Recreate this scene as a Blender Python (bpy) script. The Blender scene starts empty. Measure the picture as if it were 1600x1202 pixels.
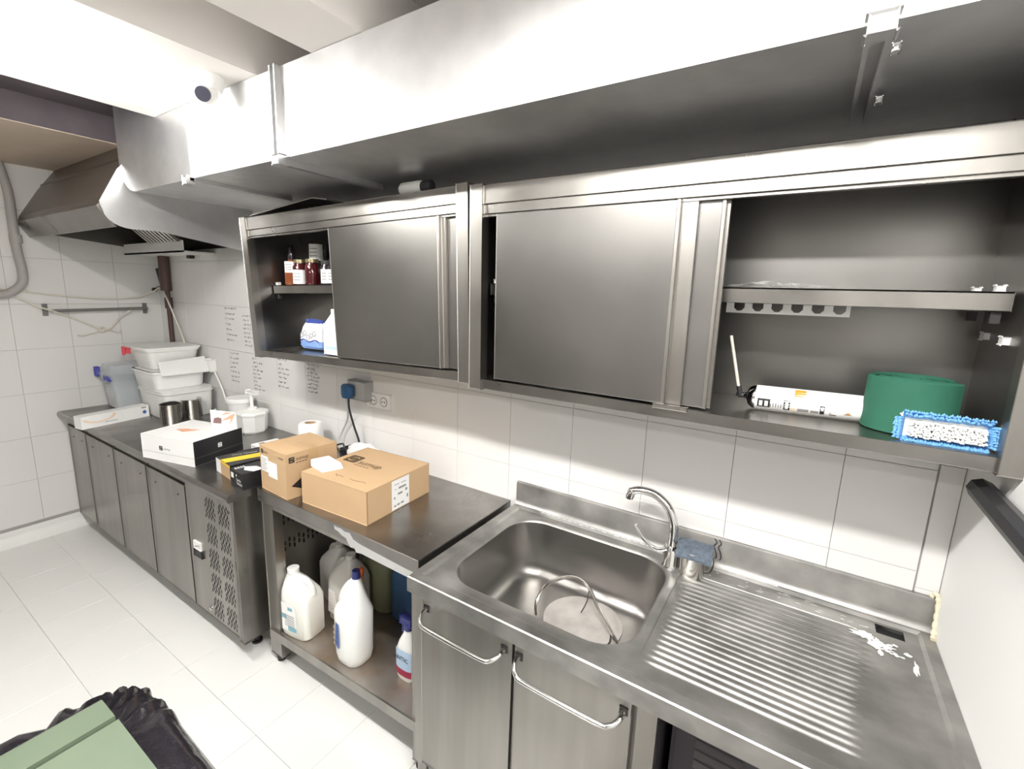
import bpy, bmesh, math, random
from mathutils import Vector, Matrix
random.seed(7)
PI = math.pi
S = bpy.context.scene
COL = S.collection
# ------------------------------------------------------------ camera, world, lights, exposure
# axes: x runs right along the back wall (wall face y = 0), the room is at y < 0, floor z = 0
yaw, pitch, roll = -0.5825, -0.1868, 0.0285
F = Vector((math.sin(yaw)*math.cos(pitch), math.cos(yaw)*math.cos(pitch), math.sin(pitch)))
R0 = F.cross(Vector((0, 0, 1))).normalized(); U0 = R0.cross(F)
c_, s_ = math.cos(roll), math.sin(roll)
Rr = c_*R0 + s_*U0; Uu = -s_*R0 + c_*U0
cam_d = bpy.data.cameras.new('camera'); cam = bpy.data.objects.new('camera', cam_d); COL.objects.link(cam)
M = Matrix((Rr, Uu, -F)).transposed().to_4x4(); M.translation = Vector((1.574, -1.6365, 1.7638))
cam.matrix_world = M
cam_d.sensor_width = 36; cam_d.lens = 730.65*36/1600
cam_d.shift_x = (800-776.7)/1600; cam_d.shift_y = (595.92-601)/1600
cam_d.clip_start = 0.02
S.camera = cam
S.view_settings.view_transform = 'Standard'; S.view_settings.look = 'None'
S.view_settings.exposure = 0.45; S.view_settings.gamma = 1; S.view_settings.use_curve_mapping = False
w = bpy.data.worlds.new('world'); S.world = w; w.use_nodes = True
w.node_tree.nodes['Background'].inputs[0].default_value = (0.9, 0.95, 1, 1)
w.node_tree.nodes['Background'].inputs[1].default_value = 0.15
def area(name, x, d, z, sx, sy, power, col=(1, 0.985, 0.96)):
    l = bpy.data.lights.new(name, 'AREA'); l.shape = 'RECTANGLE'; l.size = sx; l.size_y = sy
    l.energy = power; l.color = col
    o = bpy.data.objects.new(name, l); COL.objects.link(o); o.location = (x, -d, z)
    return o
# light of the ceiling fixtures (their housings are built with the ceiling)
area('lamp_light', 1.25, 1.30, 2.398, 1.15, 0.10, 34)
area('lamp_light', 0.2, 2.75, 2.398, 1.15, 0.10, 13)
# ------------------------------------------------------------ materials
def mat(name, col, rough=0.5, metal=0.0, **k):
    m = bpy.data.materials.new(name); m.use_nodes = True
    nt = m.node_tree; b = nt.nodes['Principled BSDF']
    b.inputs['Base Color'].default_value = (*col, 1); b.inputs['Roughness'].default_value = rough
    b.inputs['Metallic'].default_value = metal
    if 'trans' in k: b.inputs['Transmission Weight'].default_value = k['trans']
    if 'ior' in k: b.inputs['IOR'].default_value = k['ior']
    if 'alpha' in k: b.inputs['Alpha'].default_value = k['alpha']
    if 'coat' in k: b.inputs['Coat Weight'].default_value = k['coat']
    if 'emit' in k:
        b.inputs['Emission Color'].default_value = (1, .98, .94, 1); b.inputs['Emission Strength'].default_value = k['emit']
    if 'sss' in k:
        b.inputs['Subsurface Weight'].default_value = k['sss']; b.inputs['Subsurface Scale'].default_value = 0.02
    # colour variation
    if 'var' in k or 'rvar' in k or 'bump' in k:
        tc = nt.nodes.new('ShaderNodeTexCoord'); mp = nt.nodes.new('ShaderNodeMapping')
        mp.inputs['Scale'].default_value = k.get('scale', (1, 1, 1))
        nt.links.new(tc.outputs['Object'], mp.inputs['Vector'])
        n = nt.nodes.new('ShaderNodeTexNoise'); n.inputs['Scale'].default_value = k.get('ns', 6); n.inputs['Detail'].default_value = 6
        nt.links.new(mp.outputs[0], n.inputs['Vector'])
        if 'var' in k:
            r = nt.nodes.new('ShaderNodeValToRGB'); r.color_ramp.elements[0].position = 0.35; r.color_ramp.elements[1].position = 0.7
            r.color_ramp.elements[0].color = (*k['var'], 1); r.color_ramp.elements[1].color = (*col, 1)
            nt.links.new(n.outputs[0], r.inputs[0]); nt.links.new(r.outputs[0], b.inputs['Base Color'])
        if 'rvar' in k:
            r2 = nt.nodes.new('ShaderNodeMapRange'); r2.inputs[3].default_value = rough; r2.inputs[4].default_value = k['rvar']
            r2.inputs[1].default_value = 0.3; r2.inputs[2].default_value = 0.7
            n2 = nt.nodes.new('ShaderNodeTexNoise'); n2.inputs['Scale'].default_value = k.get('ns2', 3); n2.inputs['Detail'].default_value = 5
            nt.links.new(tc.outputs['Object'], n2.inputs['Vector'])
            nt.links.new(n2.outputs[0], r2.inputs[0]); nt.links.new(r2.outputs[0], b.inputs['Roughness'])
        if 'bump' in k:
            bp = nt.nodes.new('ShaderNodeBump'); bp.inputs['Strength'].default_value = k['bump']; bp.inputs['Distance'].default_value = k.get('bd', 0.001)
            nt.links.new(n.outputs[0], bp.inputs['Height']); nt.links.new(bp.outputs[0], b.inputs['Normal'])
    return m
STEEL = mat('brushed_steel', (.345, .33, .31), .24, 1, var=(.255, .245, .23), rvar=.40, ns=5, scale=(1, 1, 1), ns2=2.5)
STEELV = mat('steel_brushed_upright', (.38, .365, .34), .30, 1, var=(.315, .30, .28), rvar=.42, scale=(7, 7, .5), ns=2.2, ns2=3)
STEELD = mat('steel_cabinet_door', (.27, .262, .25), .27, 1, var=(.225, .218, .208), rvar=.42, ns=2, ns2=1.6)
STEELW = mat('worn_worktop_steel', (.34, .33, .315), .22, 1, var=(.26, .25, .238), rvar=.42, ns=7, ns2=4)
SINK = mat('worn_sink_steel', (.50, .49, .47), .38, 1, var=(.31, .305, .295), rvar=.60, ns=9, ns2=5, bump=.08)
BASIN = mat('basin_steel', (.34, .33, .315), .30, 1, rvar=.38, ns2=2)
CUPS = mat('cup_steel', (.66, .64, .61), .2, 1)
CHROME = mat('chrome', (.75, .75, .74), .08, 1)
GALV = mat('galvanised_sheet', (.70, .70, .70), .38, 1, var=(.64, .64, .65), ns=14, rvar=.5)
HOODM = mat('hood_steel', (.30, .275, .255), .38, 1, var=(.26, .235, .22), ns=3, rvar=.5)
HOODD = mat('shaded_hood_lining', (.16, .155, .14), .45, 1)  # hood steel darkened: shade inside the hood put into the colour
TILEW = mat('white_wall_tile', (.755, .745, .73), .22)
TILEF = mat('white_floor_tile', (.82, .82, .80), .28)
GROUT = mat('grout', (.42, .40, .38), .9)
GROUTF = mat('floor_grout', (.42, .41, .39), .9)
PLASTER = mat('white_painted_plaster', (.84, .835, .82), .6, 0, bump=.05, ns=40)
CEIL = mat('painted_ceiling', (.80, .77, .74), .7, 0, bump=.1, ns=18, bd=.002)
CEILB = mat('beige_ceiling', (.62, .52, .42), .7, 0, var=(.52, .43, .34), ns=3)
CEILD = mat('dark_recess', (.12, .10, .11), .55, 0, var=(.07, .055, .065), ns=4)  # dark mottled tone for the ceiling recess and its sides
FARW = mat('far_wall_paint', (.30, .285, .27), .7)
LAMP = mat('lamp_diffuser', (.9, .9, .9), .5, emit=14)
TUBE = mat('lamp_tube', (.9, .9, .9), .5, emit=270)
HOUS = mat('lamp_housing', (.85, .85, .85), .4)
WPLAST = mat('white_plastic', (.85, .85, .83), .38)
OPAL = mat('opal_plastic', (.87, .87, .86), .35)
OPALY = mat('opal_filled_jug', (.80, .80, .70), .35, var=(.84, .84, .82), scale=(1, 1, .6), ns=2)
OPALG = mat('grey_opal_jug', (.62, .60, .56), .4)
CLEAR = mat('clear_plastic', (.74, .80, .84), .12, 0, alpha=.36)
BLUEP = mat('blue_clip_plastic', (.09, .10, .42), .4)
REDP = mat('red_plastic', (.62, .08, .10), .4)
CARD = mat('cardboard', (.54, .37, .215), .75, 0, var=(.51, .345, .195), ns=5)
CARDI = mat('cardboard_dark_edge', (.30, .18, .09), .8)
TAPE = mat('brown_tape', (.50, .33, .17), .3)
WCARD = mat('white_card', (.86, .86, .85), .45)
BCARD = mat('black_card', (.016, .016, .018), .38)
YEL = mat('yellow_card', (.85, .58, .04), .5)
INKB = mat('black_ink', (.02, .02, .02), .6)
INKBR = mat('brown_ink', (.10, .065, .03), .6)
INKG = mat('grey_ink', (.28, .28, .28), .6)
MARK = mat('marker_ink', (.10, .095, .10), .5)
PEACH = mat('peach_print', (.80, .42, .27), .5)
PEACHL = mat('pale_peach_print', (.86, .66, .50), .5)
MAUVE = mat('mauve_print', (.25, .15, .15), .5)
ORANGE = mat('orange_print', (.85, .30, .03), .4)
BLUEL = mat('blue_print', (.06, .13, .40), .5)
TEAL = mat('teal_print', (.20, .42, .50), .5)
PALEB = mat('pale_blue_print', (.45, .60, .78), .4)
REDL = mat('dark_red_print', (.35, .03, .07), .5)
NAVY = mat('navy_plastic', (.03, .035, .16), .4)
DBLUE = mat('dark_blue_plastic', (.03, .09, .20), .4)
OLIVE = mat('olive_opal_jug', (.16, .17, .10), .45)
YELP = mat('yellow_plastic', (.80, .42, .03), .4)
ORP = mat('orange_plastic', (.75, .15, .03), .4)
PLUGB = mat('blue_plug_plastic', (.02, .09, .22), .4)
GREYP = mat('grey_plastic', (.42, .43, .43), .5)
BLACKP = mat('black_plastic', (.02, .02, .022), .4)
RUBBER = mat('black_rubber', (.02, .02, .02), .7)
PIPEB = mat('brown_pipe', (.085, .045, .04), .5)
IRON = mat('dark_iron', (.06, .055, .055), .5, .6)
CONDUIT = mat('grey_conduit', (.40, .385, .37), .5)
RAILM = mat('dull_grey_rail', (.20, .195, .19), .5, .3)
CORD = mat('cream_cord', (.72, .68, .60), .7)
GREENM = mat('green_rubber_mat', (.024, .14, .085), .8, 0, var=(.018, .11, .068), ns=9)
SPONGE = mat('grey_blue_scourer', (.13, .16, .20), .95, 0, var=(.08, .10, .13), ns=60, bump=.6, bd=.003)
BRB = mat('blue_bristle', (.17, .42, .78), .6)
BRW = mat('white_bristle', (.88, .88, .86), .6)
BINL = mat('green_bin_lid', (.15, .195, .13), .5, 0, var=(.125, .165, .11), ns=4)
BIND = mat('green_bin_body', (.05, .14, .09), .5)
BAG = mat('black_bin_bag', (.018, .016, .02), .12, 0, bump=.5, ns=7, bd=.02)
GLASSR = mat('dark_red_preserve', (.06, .008, .010), .08)
GLASSB = mat('amber_syrup', (.22, .06, .02), .08)
GLASSK = mat('dark_glass', (.02, .015, .02), .08)
GOLD = mat('gold_lid', (.34, .30, .18), .3, .8)
PAPER = mat('paper_roll', (.88, .88, .87), .9)
BAGW = mat('bag_white_print', (.80, .81, .85), .45)
BAGB = mat('bag_blue_print', (.22, .36, .72), .4)
BAGN = mat('bag_navy_print', (.05, .08, .30), .4)
DARKM = mat('dark_machine_metal', (.06, .055, .065), .45, .5)
LOUV = mat('machine_louvre', (.10, .095, .10), .4, .6)
SILIC = mat('old_sealant', (.72, .66, .50), .6)
LIME = mat('limescale', (.80, .80, .78), .7)
SCUM = mat('disc_scum', (.56, .53, .50), .55, .3, var=(.42, .39, .37), ns=14)
HOLE = mat('hole_dark', (.012, .012, .012), .8)
FOIL = mat('foil_wrap', (.75, .73, .70), .2, .8)
LENS = mat('lens', (.05, .05, .07), .1)
TAPEW = mat('torn_silver_tape', (.58, .58, .58), .35, .5)
RUST = mat('rusty_shelf', (.44, .42, .40), .42, .8, var=(.30, .215, .14), ns=4)
# ------------------------------------------------------------ helpers
def P(x, d, z): return Vector((x, -d, z))
WM = {}                                              # world matrices of the empties (translations and z-rotations)
def tag(o, label=None, cat=None, group=None, kind=None):
    if label: o['label'] = label
    if cat: o['category'] = cat
    if group: o['group'] = group
    if kind: o['kind'] = kind
    return o
def thing(name, label, cat, loc=(0, 0, 0), rz=0, group=None):    # loc = (x, d, z)
    o = bpy.data.objects.new(name, None); COL.objects.link(o); o.empty_display_size = .05
    o.location = P(*loc); o.rotation_euler = (0, 0, rz)
    WM[o] = Matrix.Translation(P(*loc)) @ Matrix.Rotation(rz, 4, 'Z')
    return tag(o, label, cat, group)
def obj(name, bm, m, parent=None, world=True, smooth=False, fix=True):
    if fix: bmesh.ops.recalc_face_normals(bm, faces=bm.faces)
    wm = WM.get(parent, Matrix())
    if world and parent is not None: bmesh.ops.transform(bm, matrix=wm.inverted(), verts=bm.verts)
    me = bpy.data.meshes.new(name); bm.to_mesh(me); bm.free()
    ms = m if isinstance(m, (list, tuple)) else [m]
    for q in ms: me.materials.append(q)
    if smooth:
        me.polygons.foreach_set('use_smooth', [True]*len(me.polygons))
        me.set_sharp_from_angle(angle=math.radians(38))
    o = bpy.data.objects.new(name, me); COL.objects.link(o)
    if parent is not None:
        o.parent = parent; WM[o] = wm
    else: WM[o] = Matrix()
    return o
def struct(name, bm, m, parent=None, **k):
    o = obj(name, bm, m, parent, **k)
    if parent is None: o['kind'] = 'structure'
    return o
def NB(): return bmesh.new()
def box(bm, x0, x1, d0, d1, z0, z1, bev=0, mi=0, seg=1):
    r = bmesh.ops.create_cube(bm, size=1)
    vs = r['verts']
    for v in vs:
        v.co = Vector((x0+(v.co.x+.5)*(x1-x0), -(d0+(v.co.y+.5)*(d1-d0)), z0+(v.co.z+.5)*(z1-z0)))
    fs = {f for v in vs for f in v.link_faces}
    for f in fs: f.material_index = mi
    if bev:
        es = list({e for v in vs for e in v.link_edges})
        g = bmesh.ops.bevel(bm, geom=es, offset=bev, segments=seg, affect='EDGES', profile=.5)
        for f in g['faces']: f.material_index = mi
    return bm
def Bx(*a, **k): return box(NB(), *a, **k)
def prism(bm, pts, ax, a, b, mi=0):
    # pts 2D; ax 'x': (d,z) extruded over x ; 'd': (x,z) over d ; 'z': (x,d) over z
    def q(p, t): return P(t, p[0], p[1]) if ax == 'x' else P(p[0], t, p[1]) if ax == 'd' else P(p[0], p[1], t)
    A = [bm.verts.new(q(p, a)) for p in pts]; B = [bm.verts.new(q(p, b)) for p in pts]
    n = len(pts); fs = [bm.faces.new(A), bm.faces.new(B[::-1])]
    for i in range(n): fs.append(bm.faces.new((A[i], B[i], B[(i+1) % n], A[(i+1) % n])))
    for f in fs: f.material_index = mi
    return bm
def loft(bm, secs, n=24, cap=True, mi=0, rot=0, mis=None):
    # secs: (x, d, z, hx, hd, power)
    rings = []
    for (x, d, z, hx, hd, pw) in secs:
        ring = []
        for i in range(n):
            a = 2*PI*i/n+1e-6; c, s = math.cos(a), math.sin(a)
            px = math.copysign(abs(c)**(2/pw), c)*hx; pd = math.copysign(abs(s)**(2/pw), s)*hd
            if rot: px, pd = px*math.cos(rot)-pd*math.sin(rot), px*math.sin(rot)+pd*math.cos(rot)
            ring.append(bm.verts.new(P(x+px, d+pd, z)))
        rings.append(ring)
    for j in range(len(rings)-1):
        for i in range(n):
            f = bm.faces.new((rings[j][i], rings[j][(i+1) % n], rings[j+1][(i+1) % n], rings[j+1][i])); f.material_index = mis[j] if mis else mi
    if cap:
        f = bm.faces.new(rings[0]); f.material_index = mis[0] if mis else mi
        f = bm.faces.new(rings[-1][::-1]); f.material_index = mis[-1] if mis else mi
    return bm
def cyl(bm, x, d, z0, z1, r, n=20, mi=0, r1=None): return loft(bm, [(x, d, z0, r, r, 2), (x, d, z1, r1 or r, r1 or r, 2)], n, mi=mi)
def tube(bm, pts, r, n=8, mi=0, flat=None, closed=False):
    # pts: list of (x,d,z); flat=(rw, rh) elliptic section
    V = [P(*p) for p in pts]; N = len(V); rings = []; prev = None
    for i in range(N):
        t = (V[(i+1) % N if closed else min(i+1, N-1)]-V[(i-1) % N if closed else max(i-1, 0)]).normalized()
        if prev is None:
            up = Vector((0, 0, 1)) if abs(t.z) < .9 else Vector((1, 0, 0))
            a = t.cross(up).normalized()
        else: a = (prev - t*prev.dot(t)).normalized()
        prev = a; b = t.cross(a)
        rr = r[i] if isinstance(r, (list, tuple)) else r
        rw, rh = flat if flat else (rr, rr)
        rings.append([bm.verts.new(V[i]+a*math.cos(2*PI*k/n)*rw+b*math.sin(2*PI*k/n)*rh) for k in range(n)])
    rng = range(N) if closed else range(N-1)
    for j in rng:
        A, B = rings[j], rings[(j+1) % N]
        for k in range(n):
            f = bm.faces.new((A[k], A[(k+1) % n], B[(k+1) % n], B[k])); f.material_index = mi
    if not closed:
        bm.faces.new(rings[0]).material_index = mi; bm.faces.new(rings[-1][::-1]).material_index = mi
    return bm
def smooth_pts(ctrl, sub=6):
    out = []; n = len(ctrl)
    for i in range(n-1):
        p0, p1, p2, p3 = [Vector(ctrl[max(0, min(n-1, j))]) for j in (i-1, i, i+1, i+2)]
        for k in range(sub):
            t = k/sub
            out.append(tuple(.5*((2*p1)+(-p0+p2)*t+(2*p0-5*p1+4*p2-p3)*t*t+(-p0+3*p1-3*p2+p3)*t**3)))
    out.append(tuple(ctrl[-1])); return out
def quad(bm, a, b, c, d, mi=0):
    f = bm.faces.new([bm.verts.new(Vector(p)) for p in (a, b, c, d)]); f.material_index = mi; return bm
def text_bm(body, size):
    cu = bpy.data.curves.new('t', 'FONT'); cu.body = body; cu.size = size; cu.resolution_u = 2
    cu.align_x = 'LEFT'; cu.offset = size*.012
    to = bpy.data.objects.new('t', cu)
    me = bpy.data.meshes.new_from_object(to)
    bm = NB(); bm.from_mesh(me); bpy.data.objects.remove(to); bpy.data.curves.remove(cu); bpy.data.meshes.remove(me)
    return bm
def plane_text(name, body, size, origin, u, v, m, parent, sx=1, extra=None):
    # flat print: origin and u, v are local (x, y, z) vectors of the parent frame
    bm = text_bm(body, size) if body else NB()
    if extra: extra(bm)
    O, Uv, Vv = Vector(origin), Vector(u).normalized(), Vector(v).normalized()
    for q in bm.verts: q.co = O+Uv*q.co.x*sx+Vv*q.co.y
    return obj(name, bm, m, parent, world=False, fix=False)
def patch(bm, O, u, v, w, h, mi=0, x=0, y=0):
    O, u, v = Vector(O), Vector(u).normalized(), Vector(v).normalized()
    quad(bm, O+u*x+v*y, O+u*(x+w)+v*y, O+u*(x+w)+v*(y+h), O+u*x+v*(y+h), mi); return bm
def logo(bm, O, u, v, s, mi_bg, mi_fg):
    # rounded dark square with an S-like pair of arcs
    O, u, v = Vector(O), Vector(u).normalized(), Vector(v).normalized(); n = u.cross(v)
    pts = []
    for cx, cy, a0 in ((.85, .85, 0), (.15, .85, 90), (.15, .15, 180), (.85, .15, 270)):
        for k in range(4):
            a = math.radians(a0+30*k); pts.append((cx+.15*math.cos(a), cy+.15*math.sin(a)))
    f = bm.faces.new([bm.verts.new(O+u*p[0]*s+v*p[1]*s) for p in pts]); f.material_index = mi_bg
    for sg in (1, -1):
        pp = []
        for k in range(9):
            a = math.radians(200-k*25)
            pp.append((.5+sg*(.06+.25*math.cos(a)), .5+sg*(.10+.16*math.sin(a))))
        for k in range(8):
            q0, q1 = pp[k], pp[k+1]; t = .045
            A = O+n*.0004
            def W(p, o): return A+u*(p[0])*s+v*(p[1]+o)*s
            ff = bm.faces.new([bm.verts.new(W(q0, -t)), bm.verts.new(W(q1, -t)), bm.verts.new(W(q1, t)), bm.verts.new(W(q0, t))]); ff.material_index = mi_fg
    return bm
# ------------------------------------------------------------ constants
XL, XR = -2.695, 1.962
TW, RH, R1 = .2846, .2954, 1.0366
# ------------------------------------------------------------ shell
fl = struct('floor', Bx(XL-.1, XR+.1, -.1, 3.6, -.12, -.004), GROUTF)
def tile_mesh(name, w_, h_, t, m, ch=.0010):
    # slab in local XY, front face toward +Z, chamfered front edge
    bm = NB(); g = .0006
    a = [bm.verts.new((x, y, 0)) for x, y in ((g, g), (w_-g, g), (w_-g, h_-g), (g, h_-g))]
    b = [bm.verts.new((v.co.x, v.co.y, t-ch)) for v in a]
    c = [bm.verts.new((v.co.x+(ch if i in (0, 3) else -ch), v.co.y+(ch if i < 2 else -ch), t)) for i, v in enumerate(a)]
    bm.faces.new(c)
    for i in range(4):
        j = (i+1) % 4
        bm.faces.new((a[i], a[j], b[j], b[i])); bm.faces.new((b[i], b[j], c[j], c[i]))
    me = bpy.data.meshes.new(name); bm.to_mesh(me); bm.free(); me.materials.append(m); return me
def add_tile(name, me, parent, mtx):
    o = bpy.data.objects.new(name, me); COL.objects.link(o); o.parent = parent; o.matrix_local = mtx; return o
fm = tile_mesh('floor_tile', .298, .305, .004, TILEF)
for i in range(-9, 4):
    for j in range(-1, 6):
        x0 = -.06+.298*i; d1 = .834+.305*(j)
        jit = random.uniform(-.0006, .0006)
        if d1 < .5 or x0 + .298 > XR: continue
        me = fm
        if x0 < XL: me = tile_mesh('floor_tile', x0+.298-XL, .305, .004, TILEF); x0 = XL
        add_tile('floor_tile', me, fl, Matrix.Translation((x0, -d1, -.004+jit)))
wb = struct('wall_back', Bx(XL-.1, XR+.1, -.12, -.006, -.1, 2.9), GROUT)
wt = tile_mesh('wall_tile', TW, RH, .006, TILEW)
RX = Matrix.Rotation(PI/2, 4, 'X')                     # local Z -> -Y (into the room)
rows = [R1-RH*3, R1-RH*2, R1-RH, R1, R1+RH, R1+2*RH, R1+3*RH, R1+4*RH]
for r_i, z0 in enumerate(rows):
    for k in range(-10, 7):
        x0 = k*TW; x1 = x0+TW
        if x1 < XL: continue
        if z0 < .5 and x0 > -.3 and x0 > .7: continue
        xa, xb = max(x0, XL), min(x1, 1.908)
        if xb-xa < .02: continue
        me = wt if abs(xb-xa-TW) < 1e-4 else tile_mesh('wall_tile', xb-xa, RH, .006, TILEW)
        add_tile('wall_tile', me, wb, Matrix.Translation((xa, .006, z0)) @ RX @ Matrix.Rotation(random.uniform(-.0006, .0006), 4, 'Y'))
# narrow upright strip of cut tiles in the right corner
sm = tile_mesh('wall_tile', .05, .36, .006, TILEW)
for k in range(7):
    add_tile('wall_tile', sm, wb, Matrix.Translation((1.911, .006, .63+.36*k)) @ RX)
wl = struct('wall_left', Bx(XL-.12, XL-.006, -.12, 3.6, -.1, 2.9), GROUT)
lt = tile_mesh('wall_tile', .285, RH, .006, TILEW)
RL = Matrix.Rotation(PI/2, 4, 'Z') @ Matrix.Rotation(PI/2, 4, 'X')     # local X -> world Y, Y -> Z, Z -> X
for k in range(-1, 6):
    for j in range(8):
        d1 = .845-.285*2+.285*k; z0 = .129+RH*j
        if d1 <= .001:
            continue
        add_tile('wall_tile', lt, wl, Matrix.Translation((XL-.006, -d1, z0)) @ RL)
struct('trim_1', Bx(XL-.006, XL, .04, 3.3, 2.492, 2.76), PLASTER)
struct('wall_right', Bx(XR, XR+.12, -.12, 3.6, -.1, 2.9), PLASTER)
struct('wall_front', Bx(XL-.1, XR+.1, 3.45, 3.6, -.1, 2.9), FARW)
# coved skirting at the foot of the left wall
bs = NB(); prism(bs, [(XL, -.0), (XL+.035, 0), (XL+.031, .02), (XL+.018, .05), (XL+.008, .066), (XL+.006, .068), (XL+.006, .104), (XL, .108)], 'd', 0, 3.4)
struct('baseboard_left', bs, WPLAST, smooth=True)
# ceiling: slab high up, broad boxed beams underneath that run away from the back wall
ce = struct('ceiling', Bx(XL-.1, XR+.1, -.12, 3.6, 2.64, 2.76), CEIL)
for i, (x0, x1, m) in enumerate(((XL, -1.56, CEILB), (-.9, -.1, CEIL), (.2, .43, CEIL), (.85, 1.3, CEIL), (1.62, XR, CEIL))):
    struct('trim_%d' % (i+2), Bx(x0, x1, 0, 3.45, 2.47, 2.64), m)
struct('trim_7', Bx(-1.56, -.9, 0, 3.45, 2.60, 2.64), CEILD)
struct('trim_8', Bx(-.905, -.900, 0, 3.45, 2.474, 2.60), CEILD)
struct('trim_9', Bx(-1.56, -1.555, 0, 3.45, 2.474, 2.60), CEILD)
# lamp fixtures (out of the frame, above and behind the camera)
t = thing('ceiling_light', 'short bare fluorescent tube on a white batten under the left beam', 'light', (-.56, 1.29, 2.47))
obj('batten', Bx(-.87, -.25, 1.275, 1.305, 2.44, 2.47, bev=.004), HOUS, t)
g = NB(); tube(g, [(-.85, 1.29, 2.40), (-.27, 1.29, 2.40)], .014, 14); obj('tube', g, TUBE, t, smooth=True)
for xx in (-.858, -.262): obj('end_cap', Bx(xx-.008, xx+.008, 1.275, 1.305, 2.372, 2.441, bev=.003), HOUS, t)
for nm, x, d, sx, sy in (('right', 1.25, 1.30, 1.2, .12), ('rear', .2, 2.75, 1.2, .12)):
    t = thing('ceiling_light', 'white strip light under the ceiling beams, %s one' % {'left': 'left', 'right': 'above the sink', 'rear': 'rear'}[nm], 'light', (x, d, 2.47))
    obj('housing', Bx(x-sx/2, x+sx/2, d-sy/2, d+sy/2, 2.425, 2.47, bev=.004), HOUS, t)
    obj('diffuser', Bx(x-sx/2+.01, x+sx/2-.01, d-sy/2+.01, d+sy/2-.01, 2.402, 2.425, bev=.004), LAMP, t)
# ------------------------------------------------------------ exhaust duct
DD, ZD = .6385, 2.19
t = thing('exhaust_duct', 'long galvanised ventilation duct running under the ceiling above the wall cabinets', 'duct', (.3, .4, ZD))
prof = [(-.906, 2.468), (-.906, 2.59), (-1.33, 2.59)]
for k in range(9):
    a = PI+PI/2*k/8; prof.append((-1.17+.16*math.cos(a), ZD+.15+.15*math.sin(a)))
prof += [(XR-.005, ZD), (XR-.005, 2.468)]
bm = NB(); prism(bm, prof, 'd', .012, DD)
obj('duct_body', bm, GALV, t)
for fx in (-.62, .022, 1.607):
    bm = NB()
    for o in (-.013, .013):
        box(bm, fx+o-.0035, fx+o+.0035, DD, DD+.022, ZD-.020, 2.468)
        box(bm, fx+o-.0035, fx+o+.0035, .2, DD+.022, ZD-.022, ZD)
    if fx < -.5:
        bm = NB(); box(bm, fx+.018, fx+.026, DD, DD+.012, ZD-.012, 2.468); box(bm, fx+.018, fx+.026, .2, DD+.012, ZD-.014, ZD)
    f = obj('flange', bm, GALV, t)
    g = NB(); box(g, fx-.017, fx+.020, DD-.004, DD+.024, ZD-.024, ZD+.006, bev=.004)
    obj('corner_clamp', g, GALV, f)
    if fx > 1:
        for q, (dz, dd_) in enumerate(((.055, .02), (.0, -.06), (.0, -.30))):
            g = NB(); box(g, fx+.022, fx+.05 if q == 0 else fx+.032, DD+dd_-.004, DD+dd_+.006, ZD-.024+dz, ZD-.012+dz, bev=.002); obj('bolt', g, CHROME, f)
# ------------------------------------------------------------ range hood in the left corner
t = thing('range_hood', 'grey steel extractor hood with a sloping front in the left corner under the ceiling', 'hood', (-2.0, .3, 2.03))
HX = -1.30
bm = NB()
profh = [(.60, 2.026), (.693, 2.035), (.746, 2.122), (.735, 2.16), (.63, 2.335), (.535, 2.47), (.52, 2.47), (.615, 2.335), (.72, 2.158), (.728, 2.125), (.683, 2.05), (.60, 2.042)]
prism(bm, profh[1:-1], 'x', XL, HX-.004)
obj('sloping_front', bm, HOODM, t)
bm = NB(); prism(bm, [(.683, 2.03), (.700, 2.03), (.755, 2.12), (.745, 2.13)], 'x', XL, HX-.012)
obj('front_lip', bm, STEEL, t)
bm = NB(); sp = [(.0, 1.957), (.5, 2.028)]
for k in range(7):
    a = -PI/2+PI/2*k/6; sp.append((.62+.12*math.cos(a)*.95, 2.10+.075*math.sin(a)))
sp += [(.745, 2.14), (.66, 2.30), (.63, 2.335), (.59, 2.4), (.53, 2.465), (0, 2.465)]
prism(bm, sp, 'x', HX-.004, HX)
obj('side_panel', bm, GALV, t)
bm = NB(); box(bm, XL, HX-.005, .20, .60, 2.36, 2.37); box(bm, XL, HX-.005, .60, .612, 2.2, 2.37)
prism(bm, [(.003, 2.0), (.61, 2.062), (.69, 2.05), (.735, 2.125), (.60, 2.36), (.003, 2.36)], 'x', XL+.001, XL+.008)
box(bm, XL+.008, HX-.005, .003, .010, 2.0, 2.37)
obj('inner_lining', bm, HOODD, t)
bm = NB()
box(bm, XL+.004, -1.78, .002, .2, 1.962, 1.972); box(bm, XL+.004, -1.78, .19, .2, 1.962, 2.035)
obj('grease_gutter', bm, WPLAST, t)
for k in (1,):
    x0 = XL+.03+.455*k
    fr = NB(); prism(fr, [(.20, 2.035), (.22, 2.035), (.52, 2.30), (.50, 2.31)], 'x', x0, x0+.44)
    f = obj('grease_filter', fr, STEEL, t)
    sl = NB()
    for j in range(9):
        xx = x0+.02+.048*j; prism(sl, [(.205, 2.025), (.225, 2.025), (.505, 2.275), (.49, 2.285)], 'x', xx, xx+.02)
    obj('baffle', sl, CHROME, f)
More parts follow.
